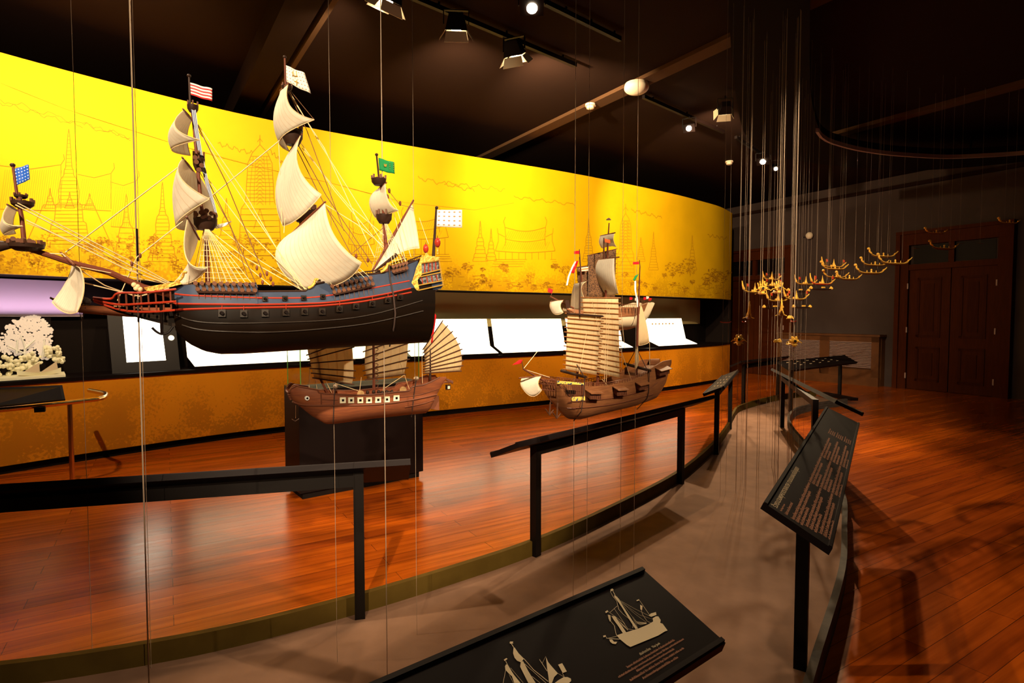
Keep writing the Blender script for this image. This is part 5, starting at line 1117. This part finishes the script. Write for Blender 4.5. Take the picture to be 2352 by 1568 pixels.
# ------------------------------------------------------------------ fleet of small gilded barges on wires
K['bgold'] = mat('barge_gilding', (.95, .55, .08), .38, .25, col2=(.75, .36, .04), scale=120, bump=.6)
K['bdark'] = mat('barge_dark_gilding', (.22, .10, .018), .4, .2, col2=(.10, .04, .01), scale=60)
K['bblack'] = mat('barge_black_lacquer', (.02, .012, .010), .35)
K['bred'] = mat('barge_red_lacquer', (.45, .03, .015), .4)
GRP = 'little gilded barges hanging in a winding procession'
wires = []
def barge(px, py, Y, deg, kind, label, L=.42, wr=.0016, wl=None):
    wr *= .58
    c = at_y(px, py, Y); a = math.radians(deg); X_ = V((math.cos(a), math.sin(a), 0)); Y_ = V((-math.sin(a), math.cos(a), 0))
    def q(x, y, z): return c+X_*(x*L)+Y_*(y*L)+Z*(z*L)
    r = thing('barge_model', label, 'model boat', c, GRP)
    fs = .95 if kind == 'garuda' else 1.0
    up = {'black': .02, 'plain': .03, 'garuda': .06}.get(kind, .10); wd = {'plain': .07, 'canoe': .05}.get(kind, .055)
    hm = K[{'black': 'bblack', 'red': 'bred', 'plain': 'bred', 'garuda': 'bgold'}.get(kind, 'bdark')]
    rows = []; n = 14
    for i in range(n+1):
        t = i/n*2-1; w = wd*(1-abs(t)**2.6)+.006; z = up*abs(t)**6; h = .052*(1-.4*abs(t)**2)
        x = .5*t
        rows.append([q(x, w, z), q(x, w*.8, z-h*.6), q(x, 0, z-h), q(x, -w*.8, z-h*.6), q(x, -w, z), q(x, -w*.8, z-.012), q(x, w*.8, z-.012)])
    b = MB().grid(rows); b.uv = {}
    for i in range(n): b.f.append((i*7+6, i*7, (i+1)*7, (i+1)*7+6))
    b.f += [tuple(range(7)), tuple(n*7+i for i in range(6, -1, -1))]
    b.build('hull', hm, r)
    if kind in ('spire', 'dragon', 'red', 'flame', 'garuda'):
        gr = MB()
        for sgn in (1, -1): gr.tube([rw_[0 if sgn > 0 else 4] for rw_ in rows], .0032, 5)
        gr.build('gilded_gunwale', K['bgold'], r)
    def tb(P, rs, name, m): return MB().tube(catmull([q(*p) for p in P], 3) if len(P) > 2 else [q(*p) for p in P], rs if not isinstance(rs, list) else [lerp(rs[0], rs[1], i/(3*(len(P)-1))) for i in range(3*(len(P)-1)+1)], 7).build(name, K[m], r)
    if kind in ('spire', 'red', 'dragon'):
        if kind == 'dragon':
            o = tb([(.46, 0, .08), (.53, 0, .13), (.53, 0, .19), (.57, 0, .22)], [.012, .007], 'prow_figure', 'bgold'); MB().ball(q(.57, 0, .215), .016, (1.2, 1, 1), 8, 6).build('figure_head', K['bgold'], o)
        else: tb([(.46, 0, .08), (.52, 0, .20), (.545, 0, .34)], [.014, .004], 'prow_post', 'bgold')
        tb([(-.46, 0, .08), (-.54, 0, .12), (-.60, 0, .17)], [.010, .004], 'stern_post', 'bgold')
    if kind in ('spire', 'red'):
        o = MB().lathe(q(-.02, 0, .0), [(.022, 0), (.022, .02), (.016, .022), (.012, .045), (.008, .05), (.003, .085), (.0005, .10)], 8).build('spired_pavilion', K['bgold'], r)
        MB().ball(q(.1, 0, .03), .010, (1, 1, 1.4), 7, 5).build('seated_figure', K['bgold'], r)
        for x, y in ((.36, .02), (-.42, .02)):
            MB().tube([q(x, y, .04), q(x, y, .26)], .0014, 5).build('flag_staff', K['bgold'], r)
            G = [[q(x-.09*u, y+.012*math.sin(3*u), .26-.09*v-.02*u) for u in (0, .5, 1)] for v in (0, 1)]; MB().grid(G).build('red_flag', K['bred'], r)
    if kind == 'dragon':
        MB().lathe(q(-.02, 0, -.005), [(.013, 0), (.010, .02), (.005, .024), (.011, .034), (.008, .046), (.001, .05)], 8).build('seated_figure', K['bgold'], r)
        for x in (.14, -.2): MB().tube([q(x, 0, 0), q(x, 0, .07)], [.005, .003], 6).build('standing_figure', K['bgold'], r)
    if kind == 'garuda':
        for x, y, z, s in ((.42, 0, .10, .026), (.40, .075, .10, .013), (.40, -.075, .10, .013), (.36, .045, .20, .012), (.36, -.045, .20, .012), (.40, .05, .15, .010), (.40, -.05, .15, .010), (.41, .04, .05, .012), (.41, -.04, .05, .012)): MB().ball(q(x, y*1.2, z), s*fs, n=8, m=6).build('gilded_figure', K['bgold'], r)
        MB().disc(q(.5, 0, .10), X_, .011, .03, 12).build('cannon_mouth', K['bblack'], r); MB().ball(q(.43, 0, -.02), .022, (1, 1, .8), 8, 6).build('bow_boss', K['bgold'], r)
        for y in (-.07, -.035, 0, .035, .07): tb([(.30, y, .08), (.30, y*1.7, (.34 if 'crest' in label else .22)-1.2*abs(y))], [.007, .002], 'crest_spike', 'bgold')
        for y in (-.1, .1): tb([(.38, y*.5, .04), (.36, y*1.5, .08), (.34, y*2.1, .03)], [.006, .003], 'side_figure', 'bgold')
    if kind == 'black':
        for x in (.47, -.47):
            for dy, z in ((0, .05), (.03, .02), (-.03, .02)): MB().ball(q(x, dy, z), .014, n=7, m=5).build('gilded_end', K['bgold'], r)
        MB().box(q(-.1, 0, .05), X_*.018, Y_*.012, Z*.008).build('gilded_chest', K['bgold'], r)
    if kind == 'flame':
        tb([(.42, 0, .06), (.46, 0, .22), (.46, 0, .40)], [.016, .003], 'prow_flame', 'bgold'); MB().lathe(q(.1, 0, 0), [(.026, 0), (.02, .03), (.01, .05), (.003, .10), (.0005, .13)], 8).build('spired_pavilion', K['bgold'], r)
        MB().grid([[q(.36-.06*u, .03, .34-.14*v-.05*u) for u in (0, 1)] for v in (0, 1)]).build('red_flag', K['bred'], r)
    if kind in ('garuda', 'flame', 'spire', 'red', 'black') and deg > 215:
        for x in (.2, .05, -.1, -.25):
            for s in (1, -1): MB().tube([q(x, s*.03, .01), q(x-.03, s*.13, -.03)], .0022, 5).build('oar', K['bgold'], r)
    hs = ((.25, 'bow'), (-.25, 'stern')) if wl is None else ((.2, 'bow'),)
    for x, e in hs:
        hz = MB().tube([q(x, .055, .0), q(x, .02, .10), q(x, 0, .13), q(x, -.02, .10), q(x, -.055, 0)], .0014, 5).build('harness_loop', K['cord'], r)
        p = q(x, 0, .13); z1 = ZC
        o = MB().tube([V((p.x, p.y, p.z)), V((p.x, p.y, ZC))], wr, 5)
        if Y < 7 and px < 1870: o.tube([V((p.x, p.y, .02)), V((p.x, p.y, c.z-.07*L))], wr, 5)
        w = o.build('suspension_wire', K['steel'], None, org=(p.x, p.y, p.z))
        tag(w, '%s wire of the %s' % (e, label.replace(',', '')), 'wire', 'thin wires holding the little barges'); assert len(w['label'].split()) < 17, label
    return r
FL = [
 (1667, 739, 5.0, 222, 'plain', 'plain red and gold barge, leftmost of the fleet', .20, .0016),
 (1696, 786, 5.0, 250, 'garuda', 'low golden barge above the bend, with cannon mouth facing the viewer', .30, .0022),
 (1709, 738, 5.3, 240, 'plain', 'small dull-sided barge, just under the bright spired barge', .20, .0016),
 (1719, 728, 5.2, 250, 'flame', 'bright golden spired barge, second column from the orange wall', .36, .0030),
 (1733, 670, 6.2, 205, 'spire', 'golden barge with tall bare prow, leftmost of the upper barges', .34, .0016),
 (1748, 672, 5.6, 252, 'garuda', 'bright golden crest barge, facing the viewer in the left cluster', .36, .0034),
 (1772, 641, 7.4, 205, 'spire', 'small red-tipped spired barge, topmost of the left cluster', .30, .0016),
 (1773, 656, 7.0, 205, 'spire', 'small spired barge, directly under the topmost one of the left cluster', .30, .0016),
 (1784, 670, 5.8, 254, 'garuda', 'bright golden crest barge, right one of the close pair', .34, .0034),
 (1786, 690, 6.6, 205, 'spire', 'golden barge with raised prow, just under the right crest barge', .34, .0016),
 (1776, 706, 6.4, 205, 'black', 'black barge with gilded ends, left of the flame-prowed barge', .30, .0016),
 (1794, 722, 5.2, 246, 'flame', 'flame-prowed golden barge, in the middle of the hanging wires', .36, .0030),
 (1815, 730, 5.6, 240, 'black', 'dark barge with many oars, right of the flame-prowed barge', .24, .0020),
 (1822, 737, 5.2, 255, 'plain', 'round-bowed red barge, seen end on beside the thick wires', .22, .0034),
 (1786, 784, 5.2, 236, 'black', 'lowest black barge with golden ends, over the platform', .20, .0022),
 (1819, 789, 5.2, 253, 'garuda', 'lowest golden barge with cannon mouth, under the thick wires', .30, .0034),
 (1828, 686, 6.6, 203, 'spire', 'golden red-flagged barge, under the black barge near thick wires', .36, .0016),
 (1834, 668, 7.0, 203, 'black', 'black gilt-ended barge, behind the thick wires', .36, .0016),
 (1842, 705, 6.6, 203, 'black', 'black barge with a gilded chest, lowest of the right-hand row', .28, .0016),
 (1850, 652, 7.2, 202, 'spire', 'spired golden barge, just left of the red barge', .34, .0014),
 (1888, 651, 7.0, 200, 'red', 'red barge with dark red flags, before the grey wall', .36, .0014),
 (1886, 663, 6.8, 200, 'black', 'black barge with gilded chest, just under the red barge', .34, .0014),
 (1914, 612, 7.4, 198, 'spire', 'golden barge with two dark flags, upper row before the grey wall', .36, .0014),
 (1917, 617, 7.2, 198, 'dragon', 'plain golden barge, just under the one with two dark flags', .38, .0014),
 (1920, 636, 7.6, 198, 'dragon', 'golden barge with rearing prow, left one of a close pair', .38, .0014),
 (1950, 640, 7.3, 200, 'dragon', 'golden barge, front one of a close pair before the grey wall', .38, .0014),
 (2000, 626, 7.2, 196, 'dragon', 'golden barge with tall curled prow, lowest before the grey wall', .43, .0014),
 (2009, 608, 7.8, 196, 'dragon', 'golden barge hidden partly behind another one, near the door frame', .42, .0014),
 (2028, 588, 7.8, 196, 'dragon', 'golden barge with a green plume, highest before the grey wall', .44, .0014),
 (2055, 604, 7.4, 197, 'dragon', 'long golden barge overlapping the left frame of the double door', .50, .0014),
 (2105, 570, 8.0, 190, 'canoe', 'tiny golden boat in front of the left transom pane', .12, .0012),
 (2168, 570, 7.6, 194, 'dragon', 'golden barge with dark plume across the transom of the double door', .42, .0012),
 (2207, 559, 8.0, 188, 'canoe', 'tiny golden boat left on the right transom pane', .12, .0012),
 (2254, 559, 8.0, 188, 'canoe', 'tiny golden boat right on the right transom pane', .11, .0012),
 (2150, 535, 8.2, 190, 'dragon', 'dim golden barge along the top of the door frame', .32, .0012),
 (2318, 512, 8.0, 188, 'dragon', 'dim golden barge at the top right corner of the door frame', .30, .0012)]
for px, py, Y, dg, kd, lab, L, wr in FL: barge(px, py, Y, dg, kd, lab, L, wr, wl=1 if kd == 'canoe' else None)
# ------------------------------------------------------------------ right wall: doors, louvred cabinet
def rw(px, py, o=0.0):
    d = ray(px, py); q = S0-W*o; t = (q-CAM).dot(W)/d.dot(W); return CAM+d*t
def rpar(px): p = rw(px, 760); return (p-S0).dot(U)
def rbox(mb, s0, s1, z0, z1, o0, o1):
    c = S0+U*(s0+s1)/2-W*(o0+o1)/2+Z*(z0+z1)/2
    return mb.box(c, U*(s1-s0)/2, W*(o1-o0)/2, Z*(z1-z0)/2)
def door(name, s0, s1, zt, leaf, m):
    fw = .22
    f = rbox(MB(), s0, s0+fw, 0, zt, .0, .10); rbox(f, s1-fw, s1, 0, zt, 0, .10); rbox(f, s0, s1, zt-.26, zt, 0, .11); rbox(f, s0, s1, leaf, leaf+.12, 0, .09)
    rbox(f, s0-.03, s0+.06, 0, zt+.04, 0, .14); rbox(f, s1-.06, s1+.03, 0, zt+.04, 0, .14); rbox(f, s0-.03, s1+.03, zt-.02, zt+.05, 0, .15); rbox(f, (s0+s1)/2-.05, (s0+s1)/2+.05, leaf, zt-.26, 0, .08)
    d = struct(f.build(name, K['wood']))
    ho = [s0+fw, (s0+s1)/2, s1-fw]
    for i in range(2):
        a, b = ho[i]+.008, ho[i+1]-.008
        lf = MB(); rbox(lf, a, b, .01, leaf, .005, .045); l = lf.build('door_leaf', K['wood'], d)
        for z0, z1 in ((.2, leaf*.36), (leaf*.44, leaf-.18)):
            pm = MB(); t_ = .16
            for aa, bb, cc, dd in ((a+t_, b-t_, z0, z0+.05), (a+t_, b-t_, z1-.05, z1), (a+t_, a+t_+.05, z0, z1), (b-t_-.05, b-t_, z0, z1)): rbox(pm, aa, bb, cc, dd, .045, .062)
            rbox(pm, a+t_+.13, b-t_-.13, z0+.13, z1-.13, .045, .058); pm.build('raised_panel', K['woodp'], l)
        tm = MB(); rbox(tm, a+.05, b-.05, leaf+.14, zt-.28, .004, .012); tm.build('transom_pane', K['black'], d)
    for s in (ho[0], ho[2]):
        for z in (.3, .5*leaf, leaf-.35):
            hm = MB(); rbox(hm, s-.012, s+.012, z-.06, z+.06, .10, .112); hm.build('hinge', K['slat'], d)
    return d
def sof(px): return rpar(px)
s_a, s_b = sof(2062), sof(2322)
door('door_1', s_a, s_b, 3.42, 2.62, 0)
door('door_2', sof(1655), sof(1822), 3.42, 2.62, 0)
# louvred radiator cabinet
s0, s1 = sof(1800), sof(2034); dep = .28
cab = thing('louvred_cabinet', 'low wooden cabinet with two louvred grilles left of the double door', 'cabinet', S0+U*(s0+s1)/2-W*dep/2)
b_ = MB(); zt = rw(1950, 772, dep).z; rbox(b_, s0, s1, 0, zt, 0, dep-.12); rbox(b_, s0-.02, s1+.03, zt, zt+.05, 0, dep+.03); b_.build('carcass', K['lwood'], cab)
b_ = MB(); rbox(b_, s0, s1+.01, 0, .2, dep-.04, dep+.02); b_.build('skirting', K['lwood'], cab)
b_ = MB(); sm = sof(1909)
for a, b in ((s0, s0+.12), (sm-.12, sm+.12), (s1-.16, s1)): rbox(b_, a, b, .2, zt, dep-.04, dep)
rbox(b_, s0, s1, zt-.12, zt, dep-.04, dep); rbox(b_, s0, s1, .2, .36, dep-.04, dep); b_.build('face_frame', K['lwood'], cab)
for a, b in ((s0+.12, sm-.12), (sm+.12, s1-.16)):
    for k in range(17):
        z = .40+(zt-.12-.40)*(k+.4)/17
        l_ = MB(); l_.box(S0+U*(a+b)/2-W*(dep-.03)+Z*z, U*(b-a)/2, W*.02-Z*.012, (Z+W*.6)*.004); l_.build('louvre_slat', K['slat'], cab)
# small round lamp and conduit on the grey wall
lp = thing('wall_lamp', 'small round white lamp on the grey wall beside the dark doorway', 'lamp', rw(1859, 541, .0))
MB().ball(rw(1859, 541, .1), .09).build('globe', K['plastic'], lp)
p_ = rw(1846, 545, .05); MB().tube([p_, rw(1859, 541, .05)], .02).build('arm', K['black'], lp)
p_ = rw(1847, 545, .03); MB().tube([V((p_.x, p_.y, 1.25)), p_], .018).build('conduit', K['wallr'], lp)

# ------------------------------------------------------------------ round suspended canopy the fleet hangs from
ZR = 4.3
outer = [(1672, -60), (1676, 60), (1683, 150), (1694, 240), (1712, 310), (1760, 352), (1850, 372), (1952, 383), (2080, 391), (2200, 386), (2352, 371), (2460, 352)]
inner = [(1862, -60), (1860, 60), (1860, 150), (1866, 240), (1889, 306), (1950, 331), (2020, 344), (2080, 350), (2175, 355), (2260, 352), (2352, 346), (2460, 334)]
O = catmull([at_z(*p, ZR) for p in outer], 4); I = catmull([at_z(*p, ZR) for p in inner], 4)
def band(name, A, B, z0, z1, m, par):
    vs = []; fs = []
    for p, q in zip(A, B): vs += [V((p.x, p.y, z0)), V((p.x, p.y, z1)), V((q.x, q.y, z1)), V((q.x, q.y, z0))]
    n = len(A)
    for i in range(n-1):
        for k in range(4): fs.append((i*4+k, (i+1)*4+k, (i+1)*4+(k+1) % 4, i*4+(k+1) % 4))
    fs += [(3, 2, 1, 0), tuple((n-1)*4+k for k in range(4))]
    return MB().add(vs, fs).build(name, m, par)
cp = thing('suspended_canopy', 'dark curved canopy hanging under the ceiling above the little boats', 'ceiling canopy', at_z(1780, 340, ZC))
band('canopy_ring', O, I, ZR, ZR+.1, K['blackm'], cp)
I2 = [p+(q-p)*.04 for p, q in zip(I, O)]
band('lit_lower_lip', I[15:], I2[15:], ZR-.06, ZR+.0, mat('canopy_lip_lit_tone', (.30, .20, .19), .7), cp)  # light on the far inner face is put into the lip's pale colour
for i in (6, 16, 26, 36):
    p = (O[i]+I[i])/2; MB().tube([V((p.x, p.y, ZR+.1)), V((p.x, p.y, ZC))], .02).build('hanger', K['black'], cp)
# ------------------------------------------------------------------ ceiling fittings
gl = thing('ceiling_globe', 'round cream ceiling lamp, unlit, on the ceiling beam', 'lamp', at_z(1462, 190, ZC-.05))
gp = at_z(1462, 192, ZC-.05); MB().lathe(gp, [(.15, 0), (.16, -.03)], 24).build('base', K['plastic'], gl)
MB().ball(gp-Z*.05, .165, (1, 1, .55), 24, 12).build('bowl', K['plastic'], gl)
for x, y, lab in ((1356, 245, 'cream smoke detector on the ceiling beam left of the round lamp'), (1675, 376, 'cream smoke detector on the ceiling left of the brightest far lamps')):
    g = at_z(x, y-6, ZC-.05 if x < 1500 else ZC); sd_ = thing('smoke_detector', lab, 'smoke detector', g)
    MB().lathe(g, [(.075, 0), (.078, -.03)], 18).build('base', K['plastic'], sd_); MB().lathe(g-Z*.03, [(.058, 0), (.055, -.035), (.03, -.045)], 16).build('sensor_head', K['plastic'], sd_)
def track(a, b, lab, ext0=0, ext1=0):
    p, q = at_z(*a, ZC-.06), at_z(*b, ZC-.06); t = (q-p).normalized()
    o = MB().bar(p-t*ext0, q+t*ext1, .045, .05).build('lighting_track', K['black'], None, org=(p+q)/2)
    tag(o, lab, 'lighting track')
    st = MB()
    for k in (.1, .5, .9):
        c = lerp(p, q, k); st.tube([c+Z*.02, c+Z*.06], .012)
    st.build('stem', K['black'], o)
track((964, 0), (1322, 150), 'black lighting track carrying the three barn-door lamps', 2.2)
track((1285, 22), (1424, 90), 'short black lighting track beside the brightest lamp', 1.5)
track((1478, 222), (1662, 303), 'black lighting track behind the round ceiling lamp')
track((1690, 315), (1762, 362), 'far black lighting track near the pair of bright lamps')

def spot(name, loc, tgt, w, ang, col=(1, .77, .46), blend=.5, rad=.04):
    l = bpy.data.lights.new(name, 'SPOT'); l.energy = w; l.spot_size = math.radians(ang); l.spot_blend = blend; l.color = col; l.shadow_soft_size = rad
    o = bpy.data.objects.new(name, l); COL.objects.link(o); o.location = loc
    o.rotation_euler = (V(tgt)-V(loc)).to_track_quat('-Z', 'Y').to_euler(); return o
def fixture(lab, c, tgt, w, ang, flaps=True, glow=True, sz=1.0, col=(1, .77, .46), blend=.5, steep=None):
    c, tgt = V(c), V(tgt); ax = (tgt-c).normalized()
    if steep: hz = V((ax.x, ax.y, 0)).normalized(); ax = hz*math.cos(math.radians(steep))-Z*math.sin(math.radians(steep))
    sd = ax.cross(Z).normalized(); up = sd.cross(ax)
    r = thing('track_spotlight', lab, 'spotlight', V((c.x, c.y, ZC-.085)), 'spotlights on the ceiling tracks')
    b = MB(); b.prism([c-ax*.16+sd*x*.07*sz+up*y*.05*sz for x, y in ((-1, -1), (1, -1), (1, 1), (-1, 1))], [c-ax*.012+sd*x*.11*sz+up*y*.075*sz for x, y in ((-1, -1), (1, -1), (1, 1), (-1, 1))]); b.build('housing', K['black'], r, smooth=False)
    y_ = MB(); y_.bar(c+sd*.125*sz-ax*.05, c+sd*.125*sz-ax*.05+Z*.14, .03, .008, sd); y_.bar(c-sd*.125*sz-ax*.05, c-sd*.125*sz-ax*.05+Z*.14, .03, .008, sd); y_.bar(c+sd*.125*sz-ax*.05+Z*.14, c-sd*.125*sz-ax*.05+Z*.14, .03, .008)
    y_.tube([c-ax*.05+Z*.14, V((c.x-ax.x*.05, c.y-ax.y*.05, ZC-.08))], .014); y_.build('yoke', K['black'], r)
    if glow: MB().disc(c-ax*.004, ax, .05*sz, .006, 20).build('lamp_lens', K['lens'], r)
    if flaps:
        q = lambda x, y, o: c+sd*x*sz+up*y*sz+ax*o
        for P in ([(-.10, -.075, 0), (.10, -.075, 0), (.12, -.13, .09), (-.12, -.13, .09)], [(-.10, .075, 0), (.10, .075, 0), (.12, .12, .10), (-.12, .12, .10)], [(-.11, -.07, 0), (-.11, .07, 0), (-.17, .08, .08), (-.17, -.10, .08)], [(.11, -.07, 0), (.11, .07, 0), (.17, .08, .08), (.17, -.10, .08)]):
            A = [q(*p) for p in P]; nn = (A[1]-A[0]).cross(A[2]-A[0]).normalized()*.002
            MB().prism([p-nn for p in A], [p+nn for p in A]).build('barn_door', K['flap'], r, smooth=False)
    e = .115 if steep else .012
    l = spot('lamp_light', c+ax*e, tgt, w, ang, col, blend); l.parent = r; l.location = c+ax*e-V(r['org'])
    return r
ZF = 4.48
def wp(px, z, o=0): p = wz(px, o, z); return p
fixture('barn-door spotlight at the top edge of the photo, left of the others', at_z(890, 2, ZF), wp(560, 3.7), 560, 92, blend=1.0, steep=58)
fixture('second barn-door spotlight, above the gap between the large masts', at_z(1048, 70, ZF), wp(1060, 3.6), 950, 90, blend=.8, steep=58)
fixture('third barn-door spotlight, under the starlike brightest lamp', at_z(1183, 128, ZF), wp(1420, 3.4), 1250, 95, blend=.8, steep=55)
for px, lab in ((-150, 'out-of-frame spotlight left'), (130, 'a'), (420, 'b')):
    pass
for tx, zz, w in ((-420, 3.8, 420), (60, 3.8, 500), (330, 3.8, 480)):
    p = wz(tx, -2.6, ZF); fixture('barn-door spotlight on the track above the left end of the mural', (p.x, p.y, ZF), wp(tx, zz), w, 88, blend=1.0)
fixture('brightest starlike lamp at the top centre of the ceiling', at_z(1222, 20, ZF), (.15, 2.6, .0), 190, 80, False, col=(1, .72, .42))
fixture('small bright lamp right of the round ceiling lamp', at_z(1582, 295, ZF), (-.3, 3.0, .8), 330, 70, False, col=(1, .72, .42), sz=.8)
fixture('larger of the two close bright lamps above the little boats', at_z(1752, 372, ZF), (2.5, 6.9, .0), 1500, 54, False, col=(1, .73, .43))
fixture('smaller of the two close bright lamps above the little boats', at_z(1782, 388, ZF), (3.9, 8.0, 1.4), 360, 70, False, sz=.7, col=(1, .70, .4))
fixture('tilted barn-door spotlight left of the two close bright lamps', at_z(1664, 255, ZF), wp(1580, 3.1), 900, 80, sz=.8, col=(1, .72, .42))
# added unseen lamps outside the frame, brightening ships, barges, lower wall and right floor
for lab, c, t, w, an in (('added spotlight out of the frame above the bow of the largest ship', (-2.7, 2.4, ZF), (-.9, 1.95, 1.8), 480, 44),
    ('added spotlight out of the frame well behind the camera, aimed at the largest ship', (-.6, -3.2, ZF), (-.75, 2.0, 1.9), 2700, 22),
    ('added spotlight out of the frame on the right, aimed at the fan-sailed junk', (3.6, .3, ZF), (-.62, 2.66, 1.3), 1000, 22),
    ('added spotlight out of the frame farthest behind the camera, aimed at the fan-sailed junk', (1.4, -6.0, ZF), (-.72, 2.6, 1.18), 2600, 9),
    ('added spotlight out of the frame on the right, aimed at the batten-sailed junk', (3.2, -.5, ZF), (.45, 2.8, 1.5), 900, 17),
    ('added spotlight out of the frame on the right, aimed at the mat-sailed ship', (2.9, .8, ZF), (.55, 3.35, 1.9), 1300, 17),
    ('added spotlight out of the frame over the left corridor, aimed at the lower orange wall', (-2.9, 3.3, ZF), (-3.6, 7.2, .7), 520, 66),
    ('added spotlight out of the frame overhead, aimed at the little barges', (1.6, 1.2, ZF), (3.6, 6.7, 1.75), 2600, 31)):
    fixture(lab, c, t, w, an, False, col=(1, .80, .54))
fixture('added spotlight out of the frame over the right-hand floor', (6.2, 3.6, ZF), (5.2, 6.8, 0), 30, 110, False, col=(1, .62, .36))
# lamps inside the niche
al = bpy.data.lights.new('niche_tube_light', 'AREA'); al.shape = 'RECTANGLE'; al.size = 1.6; al.size_y = .06; al.energy = 6.5; al.color = (1, .76, .95)
ao = bpy.data.objects.new('niche_tube_light', al); COL.objects.link(ao); a_, t_ = wall_at(40, 727, .42); ao.location = (a_.x, a_.y, 1.62); ao.rotation_euler = (math.pi, 0, math.atan2(t_.y, t_.x))
w_ = bpy.data.worlds.new('world'); S.world = w_; w_.use_nodes = True; w_.node_tree.nodes['Background'].inputs[0].default_value = (.35, .16, .09, 1); w_.node_tree.nodes['Background'].inputs[1].default_value = .012
S.view_settings.view_transform = 'Standard'; S.view_settings.look = 'None'; S.view_settings.exposure = 0; S.view_settings.gamma = 1
S.view_settings.use_curve_mapping = False
S.cycles.use_denoising = True
S.cycles.max_bounces = 6; S.cycles.diffuse_bounces = 3; S.cycles.adaptive_threshold = .03; S.cycles.transparent_max_bounces = 12; S.cycles.sample_clamp_indirect = 4; S.cycles.caustics_reflective = False; S.cycles.caustics_refractive = False
